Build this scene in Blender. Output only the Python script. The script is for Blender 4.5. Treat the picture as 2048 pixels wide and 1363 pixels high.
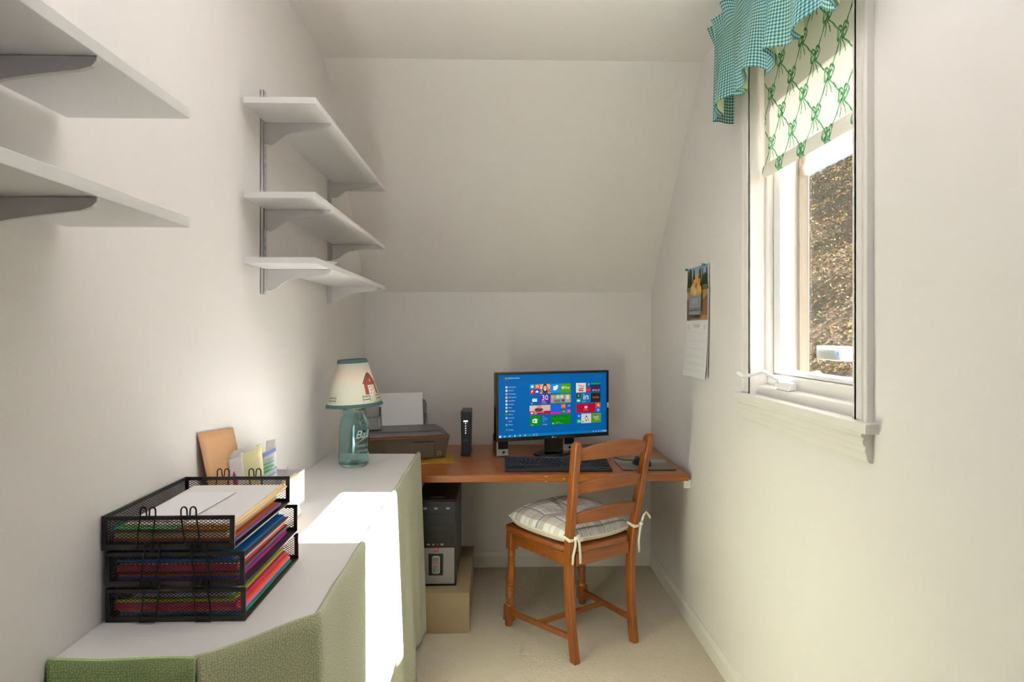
import bpy, bmesh, math, random
from mathutils import Vector, Matrix
random.seed(7)
PI = math.pi
for o in list(bpy.data.objects): bpy.data.objects.remove(o)
SC = bpy.context.scene
COL = SC.collection

# ------------------------------------------------------------------ camera
cam_d = bpy.data.cameras.new('camera'); cam = bpy.data.objects.new('camera', cam_d); COL.objects.link(cam)
cam_d.sensor_width = 36.0; cam_d.lens = 36.0 * 1260.0 / 2048.0
cam_d.shift_y = -20.5 / 2048.0
cam_d.clip_start = 0.02; cam_d.clip_end = 200
cam.location = (0, 0, 1.36)
cam.rotation_euler = (PI / 2, 0, -math.atan(34 / 1260.0))
SC.camera = cam
# ------------------------------------------------------------------ world, sun, exposure
SUN_EL = math.atan(0.745)
world = bpy.data.worlds.new('sky'); SC.world = world; world.use_nodes = True
wn = world.node_tree; wn.nodes.clear()
wo = wn.nodes.new('ShaderNodeOutputWorld'); wb = wn.nodes.new('ShaderNodeBackground')
sky = wn.nodes.new('ShaderNodeTexSky'); sky.sky_type = 'NISHITA'; sky.sun_disc = False
sky.sun_elevation = SUN_EL; sky.sun_rotation = PI / 2; sky.air_density = 1.0; sky.dust_density = 1.5
wn.links.new(sky.outputs[0], wb.inputs[0]); wb.inputs[1].default_value = 0.35
wn.links.new(wb.outputs[0], wo.inputs[0])
sun_d = bpy.data.lights.new('sun', 'SUN'); sun_d.energy = 122.0; sun_d.angle = math.radians(0.55); sun_d.color = (1.0, 0.97, 0.94)
sun = bpy.data.objects.new('sun', sun_d); COL.objects.link(sun)
sun.rotation_euler = Vector((-1.0, 0.022, -0.745)).to_track_quat('-Z', 'Y').to_euler()
sun.location = (6, 2, 6)
vs = SC.view_settings; vs.view_transform = 'Standard'; vs.look = 'None'; vs.gamma = 1.0; vs.use_curve_mapping = False
vs.exposure = 0.55
FILL_LAMP_W = 88.0

# ------------------------------------------------------------------ helpers
def srgb(r, g, b):
    def c(v):
        v /= 255.0
        return v / 12.92 if v <= 0.04045 else ((v + 0.055) / 1.055) ** 2.4
    return (c(r), c(g), c(b))

class NT:
    """small node-tree writer"""
    def __init__(s, name):
        s.m = bpy.data.materials.new(name); s.m.use_nodes = True
        s.t = s.m.node_tree; s.b = s.t.nodes['Principled BSDF']; s.out = s.t.nodes['Material Output']
    def n(s, typ, **kw):
        x = s.t.nodes.new(typ)
        for k, v in kw.items(): setattr(x, k, v)
        return x
    def l(s, a, b): s.t.links.new(a, b)
    def put(s, sock, v):
        if isinstance(v, bpy.types.NodeSocket): s.l(v, sock)
        elif isinstance(v, (tuple, list)) and len(v) == 3 and sock.type == 'RGBA': sock.default_value = (*v, 1)
        else: sock.default_value = v
    def M(s, op, a, b=0.0, c=0.0):
        x = s.n('ShaderNodeMath', operation=op)
        s.put(x.inputs[0], a); s.put(x.inputs[1], b); s.put(x.inputs[2], c)
        return x.outputs[0]
    def mix(s, f, a, b):
        x = s.n('ShaderNodeMix', data_type='RGBA')
        s.put(x.inputs[0], f); s.put(x.inputs[6], a); s.put(x.inputs[7], b)
        return x.outputs[2]
    def uv(s):
        x = s.n('ShaderNodeUVMap'); y = s.n('ShaderNodeSeparateXYZ'); s.l(x.outputs[0], y.inputs[0])
        return y.outputs[0], y.outputs[1], x.outputs[0]
    def obj(s, scale=(1, 1, 1), rot=(0, 0, 0)):
        x = s.n('ShaderNodeTexCoord'); y = s.n('ShaderNodeMapping')
        y.inputs['Scale'].default_value = scale; y.inputs['Rotation'].default_value = rot
        s.l(x.outputs['Object'], y.inputs[0]); return y.outputs[0]
    def noise(s, vec, scale, detail=3, rough=0.5, dist=0.0):
        x = s.n('ShaderNodeTexNoise'); s.put(x.inputs['Vector'], vec); x.inputs['Scale'].default_value = scale
        x.inputs['Detail'].default_value = detail; x.inputs['Roughness'].default_value = rough
        x.inputs['Distortion'].default_value = dist
        return x.outputs[0]
    def ramp(s, f, stops):
        x = s.n('ShaderNodeValToRGB'); s.put(x.inputs[0], f)
        e = x.color_ramp.elements
        while len(e) < len(stops): e.new(0.5)
        for el, (p, c) in zip(e, stops): el.position = p; el.color = (*c, 1)
        return x.outputs[0]
    def bump(s, h, strength=0.2, dist=0.002):
        x = s.n('ShaderNodeBump'); x.inputs['Strength'].default_value = strength; x.inputs['Distance'].default_value = dist
        s.put(x.inputs['Height'], h); s.l(x.outputs[0], s.b.inputs['Normal'])
    def set(s, color=None, rough=None, metal=None, **kw):
        if color is not None: s.put(s.b.inputs['Base Color'], color)
        if rough is not None: s.put(s.b.inputs['Roughness'], rough)
        if metal is not None: s.b.inputs['Metallic'].default_value = metal
        for k, v in kw.items(): s.put(s.b.inputs[k.replace('_', ' ')], v)
        return s

def plain(name, color, rough=0.5, metal=0.0, var=0.06, scale=40, **kw):
    """solid colour with a faint procedural unevenness"""
    t = NT(name)
    f = t.noise(t.obj(), scale, 2)
    d = tuple(max(0, c * (1 - var)) for c in color); l = tuple(min(1, c * (1 + var)) for c in color)
    t.set(t.mix(f, d, l), rough, metal, **kw)
    return t.m

class MB:
    def __init__(s): s.v = []; s.f = []; s.uv = []; s.c = []
    def add(s, vs, fs, M=None, uvs=None, col=None):
        o = len(s.v)
        for p in vs:
            p = Vector(p)
            s.v.append(tuple(M @ p) if M is not None else tuple(p))
        for i, f in enumerate(fs):
            s.f.append(tuple(o + k for k in f))
            s.uv.append([uvs[k] for k in f] if uvs else None); s.c.append(col)
        return s
    def box(s, x0, x1, y0, y1, z0, z1, M=None, col=None):
        vs = [(x, y, z) for z in (z0, z1) for y in (y0, y1) for x in (x0, x1)]
        return s.add(vs, [(0, 2, 3, 1), (4, 5, 7, 6), (0, 1, 5, 4), (2, 6, 7, 3), (0, 4, 6, 2), (1, 3, 7, 5)], M, None, col)
    def frustum(s, b, t, z0, z1, M=None):
        """b, t = (x0,x1,y0,y1) of bottom and top"""
        vs = [(x, y, z0) for y in b[2:] for x in b[:2]] + [(x, y, z1) for y in t[2:] for x in t[:2]]
        return s.add(vs, [(0, 2, 3, 1), (4, 5, 7, 6), (0, 1, 5, 4), (2, 6, 7, 3), (0, 4, 6, 2), (1, 3, 7, 5)], M)
    def prism(s, poly, axis, a, b, M=None):
        """polygon of (p, q) extruded along axis; x:(y,z) y:(x,z) z:(x,y)"""
        def mk(p, q, t): return {'x': (t, p, q), 'y': (p, t, q), 'z': (p, q, t)}[axis]
        n = len(poly)
        vs = [mk(p, q, a) for p, q in poly] + [mk(p, q, b) for p, q in poly]
        fs = [tuple(range(n)), tuple(range(2 * n - 1, n - 1, -1))] + [(i, i + n, (i + 1) % n + n, (i + 1) % n) for i in range(n)]
        return s.add(vs, fs, M)
    def tube(s, path, r, n=8, closed=False, M=None, flat=None):
        P = [Vector(p) for p in path]; m = len(P); R = r if isinstance(r, (list, tuple)) else [r] * m
        vs = []; up = None
        for i in range(m):
            a = P[(i - 1) % m] if (closed or i) else P[i]; b = P[(i + 1) % m] if (closed or i < m - 1) else P[i]
            d = (b - a).normalized()
            if up is None:
                up = Vector((0, 0, 1)) if abs(d.z) < 0.9 else Vector((1, 0, 0))
            up = (up - d * up.dot(d)).normalized(); sd = d.cross(up)
            for k in range(n):
                t = 2 * PI * k / n + (PI / n if n == 4 else 0)
                ru, rs = (R[i], R[i]) if flat is None else (R[i] * flat[0], R[i] * flat[1])
                vs.append(P[i] + up * math.cos(t) * ru + sd * math.sin(t) * rs)
        fs = []
        for i in range(m if closed else m - 1):
            j = (i + 1) % m
            for k in range(n): fs.append((i * n + k, i * n + (k + 1) % n, j * n + (k + 1) % n, j * n + k))
        if not closed: fs += [tuple(range(n - 1, -1, -1)), tuple((m - 1) * n + k for k in range(n))]
        return s.add(vs, fs, M)
    def lathe(s, prof, n=32, M=None, cap=True):
        vs = []; fs = []
        for r, z in prof:
            for k in range(n): vs.append((r * math.cos(2 * PI * k / n), r * math.sin(2 * PI * k / n), z))
        for i in range(len(prof) - 1):
            for k in range(n): fs.append((i * n + k, i * n + (k + 1) % n, (i + 1) * n + (k + 1) % n, (i + 1) * n + k))
        if cap:
            fs.append(tuple(range(n - 1, -1, -1))); fs.append(tuple((len(prof) - 1) * n + k for k in range(n)))
        return s.add(vs, fs, M)
    def grid(s, fn, nu, nv, su=1.0, sv=1.0, M=None, u0=0.0, v0=0.0):
        vs = []; uvs = []
        for j in range(nv + 1):
            for i in range(nu + 1):
                u, v = i / nu, j / nv
                vs.append(fn(u, v)); uvs.append((u0 + u * su, v0 + v * sv))
        fs = [(j * (nu + 1) + i, j * (nu + 1) + i + 1, (j + 1) * (nu + 1) + i + 1, (j + 1) * (nu + 1) + i) for j in range(nv) for i in range(nu)]
        return s.add(vs, fs, M, uvs)
    def quad(s, pts, uvs=None, col=None): return s.add(pts, [(0, 1, 2, 3)], None, uvs, col)
    def build(s, name, mat, parent=None, bevel=0.0, smooth=False, solid=0.0, sub=0, seg=2, off=0.0, loc=None, rz=None, normals=True):
        me = bpy.data.meshes.new(name); me.from_pydata(s.v, [], s.f)
        if any(u for u in s.uv):
            L = me.uv_layers.new(name='UVMap'); i = 0
            for u, f in zip(s.uv, s.f):
                for k in range(len(f)):
                    if u: L.data[i].uv = u[k]
                    i += 1
        if any(c is not None for c in s.c):
            A = me.color_attributes.new('Col', 'FLOAT_COLOR', 'CORNER'); i = 0
            for c, f in zip(s.c, s.f):
                for k in f:
                    A.data[i].color = (*(c or (1, 1, 1)), 1); i += 1
        if normals:
            bm = bmesh.new(); bm.from_mesh(me); bmesh.ops.recalc_face_normals(bm, faces=bm.faces[:]); bm.to_mesh(me); bm.free()
        me.materials.append(mat)
        if smooth:
            for p in me.polygons: p.use_smooth = True
            me.set_sharp_from_angle(angle=math.radians(38))
        o = bpy.data.objects.new(name, me); COL.objects.link(o)
        if parent is not None: o.parent = parent
        if loc is not None: o.location = loc
        if rz is not None: o.rotation_euler = (0, 0, rz)
        if solid:
            d = o.modifiers.new('thickness', 'SOLIDIFY'); d.thickness = solid; d.offset = off
        if bevel:
            d = o.modifiers.new('bevel', 'BEVEL'); d.width = bevel; d.segments = seg; d.limit_method = 'ANGLE'; d.angle_limit = math.radians(40)
            d.harden_normals = False
        if sub:
            d = o.modifiers.new('sub', 'SUBSURF'); d.levels = sub; d.render_levels = sub
        return o

def tag(o, label, cat, group=None, kind=None):
    if label: o['label'] = label
    if cat: o['category'] = cat
    if group: o['group'] = group
    if kind: o['kind'] = kind
    return o
def thing(name, label, cat, loc=(0, 0, 0), rz=0.0, group=None):
    o = bpy.data.objects.new(name, None); o.empty_display_size = 0.05; COL.objects.link(o)
    o.location = loc; o.rotation_euler = (0, 0, rz)
    return tag(o, label, cat, group)
def struct(name, mb, mat, label=None, **kw):
    o = mb.build(name, mat, **kw); o['kind'] = 'structure'
    if label: o['label'] = label
    return o
def T(x, y, z): return Matrix.Translation((x, y, z))
def RX(a): return Matrix.Rotation(a, 4, 'X')
def RY(a): return Matrix.Rotation(a, 4, 'Y')
def RZ(a): return Matrix.Rotation(a, 4, 'Z')

def text_mesh(txt, size, align='LEFT', shear=0.0, res=3):
    cu = bpy.data.curves.new('txt', 'FONT'); cu.body = txt; cu.size = size; cu.align_x = align; cu.shear = shear; cu.resolution_u = res
    o = bpy.data.objects.new('txt', cu); COL.objects.link(o)
    dg = bpy.context.evaluated_depsgraph_get(); me = o.evaluated_get(dg).to_mesh()
    vs = [tuple(v.co) for v in me.vertices]; fs = [tuple(p.vertices) for p in me.polygons]
    o.evaluated_get(dg).to_mesh_clear(); bpy.data.objects.remove(o); bpy.data.curves.remove(cu)
    return vs, fs

class Print:
    """flat print: coloured polygons laid on a surface through map(u, v, h)"""
    def __init__(s, mp, step=0.00015): s.mb = MB(); s.mp = mp; s.h = step; s.step = step
    def poly(s, pts, col, h=None):
        hh = s.h if h is None else h
        s.mb.add([s.mp(u, v, hh) for u, v in pts], [tuple(range(len(pts)))], None, None, col)
    def rect(s, u0, v0, u1, v1, col, h=None): s.poly([(u0, v0), (u1, v0), (u1, v1), (u0, v1)], col, h)
    def disc(s, u, v, ru, rv, col, n=12, h=None): s.poly([(u + ru * math.cos(2 * PI * k / n), v + rv * math.sin(2 * PI * k / n)) for k in range(n)], col, h)
    def line(s, a, b, w, col, asp=1.0, h=None):
        dx, dy = (b[0] - a[0]), (b[1] - a[1]) / asp; L = math.hypot(dx, dy) or 1
        nx, ny = -dy / L * w / 2, dx / L * w / 2 * asp
        s.poly([(a[0] + nx, a[1] + ny), (b[0] + nx, b[1] + ny), (b[0] - nx, b[1] - ny), (a[0] - nx, a[1] - ny)], col, h)
    def text(s, txt, u, v, size, col, align='LEFT', asp=1.0, shear=0.0, h=None):
        vs, fs = text_mesh(txt, size, align, shear, 2)
        hh = s.h if h is None else h
        s.mb.add([s.mp(u + x, v + y * asp, hh) for x, y, z in vs], fs, None, None, col)
    def up(s): s.h += s.step
    def build(s, name, mat, parent): return s.mb.build(name, mat, parent, normals=False)

def ink(name, emit=0.0, rough=0.5, spec=0.5):
    t = NT(name); t.b.inputs['Specular IOR Level'].default_value = spec; a = t.n('ShaderNodeAttribute', attribute_name='Col')
    t.set(a.outputs['Color'], rough)
    if emit:
        t.put(t.b.inputs['Emission Color'], a.outputs['Color']); t.b.inputs['Emission Strength'].default_value = emit
        t.set((0.004, 0.004, 0.005), 0.5); t.b.inputs['Specular IOR Level'].default_value = 0.15
    return t.m

# ------------------------------------------------------------------ materials
def paint(name, col, bump=0.06, rough=0.62):
    t = NT(name); v = t.obj()
    f = t.noise(v, 3.0, 4)
    t.set(t.mix(f, tuple(c * 0.97 for c in col), tuple(min(1, c * 1.03) for c in col)), rough)
    t.bump(t.noise(v, 170, 3), bump, 0.003)
    return t.m
WALL = paint('wall_paint', (0.795, 0.765, 0.757))
CEILM = paint('ceiling_paint', (0.87, 0.84, 0.825))
TRIM = paint('trim_paint', (0.80, 0.775, 0.74), 0.02, 0.4)
BASE = paint('baseboard_paint', (0.80, 0.775, 0.735), 0.02, 0.4)
def carpet():
    t = NT('carpet'); v = t.obj()
    f = t.noise(v, 230, 3); g = t.noise(v, 6, 3); h = t.noise(v, 60, 2)
    c = t.mix(f, (0.50, 0.43, 0.33), (0.78, 0.70, 0.575)); c = t.mix(t.M('MULTIPLY', g, 0.35), c, (0.58, 0.51, 0.405))
    t.set(c, 0.95); t.bump(t.M('ADD', f, h), 0.7, 0.008); return t.m
CARPET = carpet()
WHITE_LAM = plain('white_laminate', (0.80, 0.79, 0.785), 0.3, var=0.015, scale=8)
SHELFM = plain('white_melamine', (0.77, 0.762, 0.765), 0.42, var=0.012, scale=8)
STEELW = plain('painted_steel', (0.62, 0.61, 0.61), 0.4, var=0.03)
BLACK = plain('black_plastic', (0.012, 0.012, 0.014), 0.35, var=0.2)
BLACKM = plain('black_wire', (0.012, 0.012, 0.013), 0.3, 0.4, var=0.2)
DARKSLOT = plain('dark_slot', (0.03, 0.03, 0.03), 0.8)
def wood(name, dark, light, rough=0.3, axis='x', sc=1.0, coat=0.4, worn=None):
    t = NT(name)
    s = {'x': (1.2, 14, 14), 'y': (14, 1.2, 14), 'z': (14, 14, 1.2)}[axis]
    v = t.obj(tuple(k * sc for k in s))
    a = t.noise(v, 2.2, 5, 0.6, 0.6); b = t.noise(v, 9.0, 3, 0.6); f = t.M('ADD', t.M('MULTIPLY', a, 0.75), t.M('MULTIPLY', b, 0.25))
    c = t.ramp(f, [(0.3, dark), (0.7, light)])
    if worn:
        w = t.noise(t.obj(), 7, 4, 0.6)
        c = t.mix(t.ramp(w, [(0.5, (0, 0, 0)), (0.75, (0.5, 0.5, 0.5))]), c, worn)
    t.set(c, t.M('ADD', rough - 0.06, t.M('MULTIPLY', b, 0.12)), Coat_Weight=coat, Coat_Roughness=0.2)
    t.bump(b, 0.05, 0.002); return t.m
DESKW = wood('desk_wood', (0.20, 0.048, 0.005), (0.42, 0.125, 0.014), 0.34, 'x', 1.0, 0.25)
CHAIRW = wood('chair_wood', (0.16, 0.040, 0.006), (0.38, 0.108, 0.016), 0.36, 'z', 1.4, 0.2, (0.15, 0.048, 0.014))
CHAIRWX = wood('chair_wood_across', (0.16, 0.040, 0.006), (0.34, 0.096, 0.015), 0.36, 'x', 1.4, 0.2, (0.16, 0.052, 0.016))
# ------------------------------------------------------------------ room shell
XL, XR, YB, YF, ZC = -0.74, 0.907, 3.64, -1.7, 2.54
KZ, SY = 1.582, 2.745          # top of the knee wall, where the slope meets the flat ceiling
struct('floor', MB().box(XL - .12, XR + .153, YF - .12, YB + .12, -0.12, 0), CARPET, 'beige cut-pile carpet')
struct('wall_left', MB().box(XL - .12, XL, YF - .12, YB + .12, 0, 2.66), WALL, 'cream painted wall behind the shelves')
struct('wall_back', MB().box(XL, XR, YB, YB + .12, 0, KZ + .06), WALL, 'low cream knee wall behind the desk')
struct('wall_front', MB().box(XL, XR, YF - .12, YF, 0, ZC), WALL)
WY0, WY1, WZ0, WZ1 = 1.53, 2.20, 1.10, 2.38
w = MB()
w.box(XR, 1.06, YF - .12, WY0, 0, 2.66); w.box(XR, 1.06, WY1, YB + .12, 0, 2.66)
w.box(XR, 1.06, WY0, WY1, 0, WZ0); w.box(XR, 1.06, WY0, WY1, WZ1, 2.66)
struct('wall_right', w, WALL, 'cream painted wall with the window')
struct('ceiling', MB().box(XL, XR, YF, SY, ZC, ZC + .1), CEILM, 'flat cream ceiling')
struct('ceiling_slope', MB().prism([(YB + .02, KZ - .021), (SY, ZC), (SY, ZC + .1), (YB + .16, KZ - .021)], 'x', XL, XR), CEILM, 'sloping cream attic ceiling')
def baseboard(name, a, b, nrm):
    a = Vector(a); b = Vector(b); n = Vector(nrm)
    prof = [(0, 0), (.013, 0), (.013, .062), (.009, .072), (.006, .078), (.004, .083), (0, .083)]
    m = MB(); vs = [(*(e + n * d).xy, z) for e in (a, b) for d, z in prof]; k = len(prof)
    m.add(vs, [tuple(range(k)), tuple(range(2 * k - 1, k - 1, -1))] + [(i, i + k, (i + 1) % k + k, (i + 1) % k) for i in range(k)])
    return struct(name, m, BASE)
baseboard('baseboard_back', (XL, YB, 0), (XR, YB, 0), (0, -1, 0))
baseboard('baseboard_right', (XR, YF, 0), (XR, YB - .013, 0), (-1, 0, 0))
baseboard('baseboard_left', (XL, YF, 0), (XL, YB - .013, 0), (1, 0, 0))

# ------------------------------------------------------------------ window
def wpart(mb, name, mat, root, **kw):
    """world-coordinate mesh under an unrotated root"""
    p = root.parent
    loc = -Vector(root.location) - (Vector(p.location) if p else Vector())
    if 'base' in kw: loc = -kw.pop('base')
    return mb.build(name, mat, root, loc=loc, **kw)
win = thing('window_1', 'white trimmed casement window with crank in the right wall', None, (XR, 1.86, 1.14)); win['kind'] = 'structure'
JY0, JY1, HZ = 1.551, 2.178, 2.36
wpart(MB().box(.893, 1.06, JY1, WY1, 1.10, WZ1), 'jamb', TRIM, win)
wpart(MB().box(.893, 1.06, WY0, JY0, 1.10, WZ1), 'jamb', TRIM, win)
wpart(MB().box(.893, 1.06, JY0, JY1, HZ, WZ1), 'head_jamb', TRIM, win)
for y0, y1 in ((JY1 - .016, JY1), (JY0, JY0 + .016)):
    wpart(MB().box(.944, .968, y0, y1, 1.20, HZ), 'stop', TRIM, win, bevel=.002)
def casing(a, b, z0, z1):     # a = inner edge, b = outer edge, fluted profile
    s = 1 if b > a else -1; wd = abs(b - a)
    q = [(0, .907), (0, .897), (.08, .893), (.2, .893), (.24, .896), (.30, .896), (.34, .891), (.66, .889), (.70, .893), (.76, .893), (.8, .889), (.94, .888), (1, .890), (1, .907)]
    return MB().prism([(x, a + s * wd * t) for t, x in q], 'z', z0, z1)
wpart(casing(JY1 + .003, 2.258, 1.14, 2.44), 'casing', TRIM, win)
wpart(casing(JY0 - .003, 1.484, 1.14, 2.44), 'casing', TRIM, win)
wpart(MB().prism([(.907, HZ + .003), (.895, HZ + .003), (.889, HZ + .03), (.889, 2.45), (.907, 2.45)], 'y', 1.484, 2.258), 'head_casing', TRIM, win)
wpart(MB().box(.874, .93, 1.464, 2.285, 1.114, 1.14), 'stool', TRIM, win, bevel=.003)
wpart(MB().prism([(.907, 1.114), (.878, 1.114), (.878, 1.106), (.884, 1.101), (.881, 1.094), (.883, 1.086), (.889, 1.080), (.887, 1.070), (.891, 1.060), (.893, 1.048), (.898, 1.042), (.907, 1.042)], 'y', 1.488, 2.262), 'apron', TRIM, win)
wpart(MB().prism([(.916, 1.138), (.916, 1.168), (.952, 1.172), (.954, 1.208), (.97, 1.212), (1.06, 1.205), (1.06, 1.101), (.93, 1.101), (.93, 1.138)], 'y', JY0, JY1), 'sill_ledge', TRIM, win)
VINYL = plain('white_vinyl', (0.82, 0.83, 0.85), 0.35, var=0.01)
sash = thing('sash', None, None); sash.parent = win; sash.location = (0, 0, 0)
BW = Vector(win.location)
for nm, m in (('stile', MB().box(.966, 1.0, 2.112, 2.160, 1.213, 2.345)), ('stile', MB().box(.966, 1.0, 1.570, 1.612, 1.213, 2.345)),
              ('rail', MB().box(.966, 1.0, 1.612, 2.112, 1.213, 1.226)), ('rail', MB().box(.966, 1.0, 1.612, 2.112, 2.30, 2.345))):
    wpart(m, nm, VINYL, sash, base=BW, bevel=.002)
def glass_pane():
    t = NT('window_glass'); tr = t.n('ShaderNodeBsdfTransparent'); gl = t.n('ShaderNodeBsdfGlossy'); gl.inputs['Roughness'].default_value = .02
    tr.inputs[0].default_value = (.97, .98, .97, 1)
    fr = t.n('ShaderNodeFresnel'); fr.inputs[0].default_value = 1.45
    mx = t.n('ShaderNodeMixShader'); t.l(t.M('MULTIPLY', fr.outputs[0], 0.6), mx.inputs[0]); t.l(tr.outputs[0], mx.inputs[1]); t.l(gl.outputs[0], mx.inputs[2])
    t.l(mx.outputs[0], t.out.inputs[0]); return t.m
wpart(MB().box(.990, .994, 1.612, 2.112, 1.226, 2.30), 'pane', glass_pane(), sash, base=BW)
def screen_mesh():
    t = NT('insect_screen'); tr = t.n('ShaderNodeBsdfTransparent'); df = t.n('ShaderNodeBsdfDiffuse'); df.inputs[0].default_value = (.035, .034, .032, 1)
    u = t.noise(t.obj((1, 1, 1)), 60, 2)
    mx = t.n('ShaderNodeMixShader'); t.l(t.M('ADD', .14, t.M('MULTIPLY', u, .08)), mx.inputs[0]); t.l(tr.outputs[0], mx.inputs[1]); t.l(df.outputs[0], mx.inputs[2])
    t.l(mx.outputs[0], t.out.inputs[0]); return t.m
wpart(MB().box(1.041, 1.042, 1.58, 2.145, 1.216, 2.345), 'insect_screen', screen_mesh(), win)
TAN = wood('exterior_tan_wood', (0.24, 0.165, 0.10), (0.36, 0.265, 0.17), 0.6, 'z', 1, 0)
BROWN = plain('screen_frame_brown', (0.07, 0.048, 0.032), 0.5)
CREAMX = plain('exterior_cream', (0.40, 0.32, 0.23), 0.6)
for ya, yb, sg in ((2.152, 2.20, 1), (1.53, 1.578, -1)):
    e = (lambda d: (ya - d, yb)) if sg > 0 else (lambda d: (ya, yb + d))
    wpart(MB().box(1.002, 1.034, *e(0), 1.20, 2.36), 'outer_stop', TAN, win)
    wpart(MB().box(1.034, 1.050, *e(.006), 1.20, 2.36), 'screen_frame', BROWN, win)
    wpart(MB().box(1.050, 1.082, *e(.012), 1.18, 2.40), 'brick_mould', CREAMX, win, bevel=.003)
wpart(MB().prism([(1.0, 1.13), (1.0, 1.218), (1.06, 1.212), (1.15, 1.200), (1.15, 1.16), (1.06, 1.13)], 'y', 1.5, 2.24), 'outer_sill', TAN, win)
struct('roof_eave', MB().prism([(1.06, 2.50), (1.30, 2.42), (1.34, 2.42), (1.34, 2.56), (1.06, 2.66)], 'y', YF, YB), CREAMX, 'roof overhang outside above the window')
crank = wpart(MB().prism([(.917, 1.169), (.944, 1.172), (.944, 1.190), (.936, 1.198), (.924, 1.194)], 'y', 1.945, 2.035), 'crank_housing', VINYL, win, bevel=.004)
wpart(MB().lathe([(.006, -.012), (.008, -.008), (.008, .008), (.006, .012)], 16, T(.927, 2.043, 1.187) @ RX(PI / 2)), 'crank_spindle', TRIM, win, smooth=True)
wpart(MB().tube([(.928, 2.02, 1.196), (.922, 2.045, 1.203), (.907, 2.082, 1.219), (.902, 2.092, 1.221), (.868, 2.158, 1.203), (.862, 2.168, 1.201), (.856, 2.196, 1.211)], [.009, .0085, .008, .008, .0075, .008, .0095], 8, flat=(.75, 1)), 'crank_arm', VINYL, win, smooth=True)

# small white box fixed outside the pane
ob = thing('white_box', 'small white plastic box fixed outside the lower window pane', 'box', (1.013, 1.86, 1.272))
wpart(MB().box(.9945, 1.03, 1.787, 1.925, 1.272, 1.314), 'case', VINYL, ob, bevel=.002)
pr = Print(lambda u, v, h: (.9945 - .0006 - h, 1.787 + .03 * (1 - u), 1.272 + .042 * v))
pr.rect(.1, .3, .9, .75, (.35, .55, .8)); pr.up(); pr.disc(.5, .5, .25, .16, (.2, .3, .6))
o = pr.mb.build('blue_logo', ink('box_ink'), ob, loc=-Vector(ob.location), normals=False)

# ------------------------------------------------------------------ outdoors: leaf-covered bank
def bank_z(x, y):
    t = max(0.0, min(19.0, x - 2.2))
    return -0.1 + .625 * t + .05 * math.sin(.7 * y + x) + .03 * math.sin(1.9 * x - .8 * y)
def bank_mat():
    t = NT('leaf_litter'); v = t.obj()
    a = t.noise(v, 2.3, 5, .65); b = t.noise(v, 9, 4, .7); c = t.noise(v, .5, 3)
    col = t.ramp(b, [(.30, (.08, .055, .028)), (.45, (.21, .13, .055)), (.56, (.27, .17, .07)), (.68, (.18, .18, .07)), (.8, (.32, .26, .13))])
    col = t.mix(t.M('MULTIPLY', a, .6), col, (.12, .115, .045))
    col = t.mix(t.M('MULTIPLY', c, .4), col, (.22, .10, .05))
    t.set(col, .9); t.bump(b, .8, .1); return t.m
g = MB().grid(lambda u, v: (2.0 + 24 * u, -8 + 68 * v, bank_z(2.0 + 24 * u, -8 + 68 * v)), 80, 120)
gb = struct('ground_bank', g, bank_mat(), 'leaf-covered hillside outside the window', smooth=True)
lv = MB(); rr = random.Random(3)
PAL = [(.20, .11, .045), (.25, .16, .06), (.17, .09, .04), (.13, .14, .05), (.29, .22, .10), (.11, .12, .045), (.21, .095, .04)]
for i in range(40000):
    x = 2.3 + 18.5 * rr.random(); y = x * (1.2 + 1.6 * rr.random()) + rr.uniform(-1, 1)
    z = bank_z(x, y) + rr.uniform(.0, .07); s = rr.uniform(.012, .034) * (.5 + x / 7)
    M = T(x, y, z) @ RZ(rr.uniform(0, 6.3)) @ RX(rr.uniform(-1.1, 1.1)) @ RY(rr.uniform(-1.1, 1.1))
    lv.add([(-s, 0, 0), (0, -s * .55, .01), (s, 0, 0), (0, s * .55, .01)], [(0, 1, 2, 3)], M, None, rr.choice(PAL))
o = lv.build('fallen_leaves', ink('leaf_colours', rough=.9, spec=0.0), normals=False)
tag(o, 'rust, gold and olive autumn leaves covering the bank outside', 'leaves', kind='stuff')
# ------------------------------------------------------------------ added bowl uplighter, out of view, giving the room its fill light
lamp = thing('ceiling_lamp', 'added hanging white bowl uplighter, out of view, filling the room with light', 'lamp', (0.10, 1.10, ZC - .42))
MB().lathe([(.02, .0), (.10, .012), (.17, .05), (.21, .11), (.205, .112), (.165, .056), (.095, .018), (.02, .006)], 48, cap=False).build('bowl', STEELW, lamp, smooth=True)
MB().tube([(0, 0, .0), (0, 0, .42)], .006, 10).build('stem', STEELW, lamp, smooth=True)
MB().lathe([(.05, .40), (.05, .42)], 24).build('ceiling_rose', STEELW, lamp, smooth=True)
t = NT('fill_lamp_glow'); t.set((.8, .8, .78), .4); t.put(t.b.inputs['Emission Color'], (1.0, .985, .97)); t.b.inputs['Emission Strength'].default_value = FILL_LAMP_W
MB().lathe([(.012, .075), (.10, .072), (.15, .066), (.15, .062), (.012, .062)], 40, cap=False).build('light_disc', t.m, lamp, smooth=True)
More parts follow.
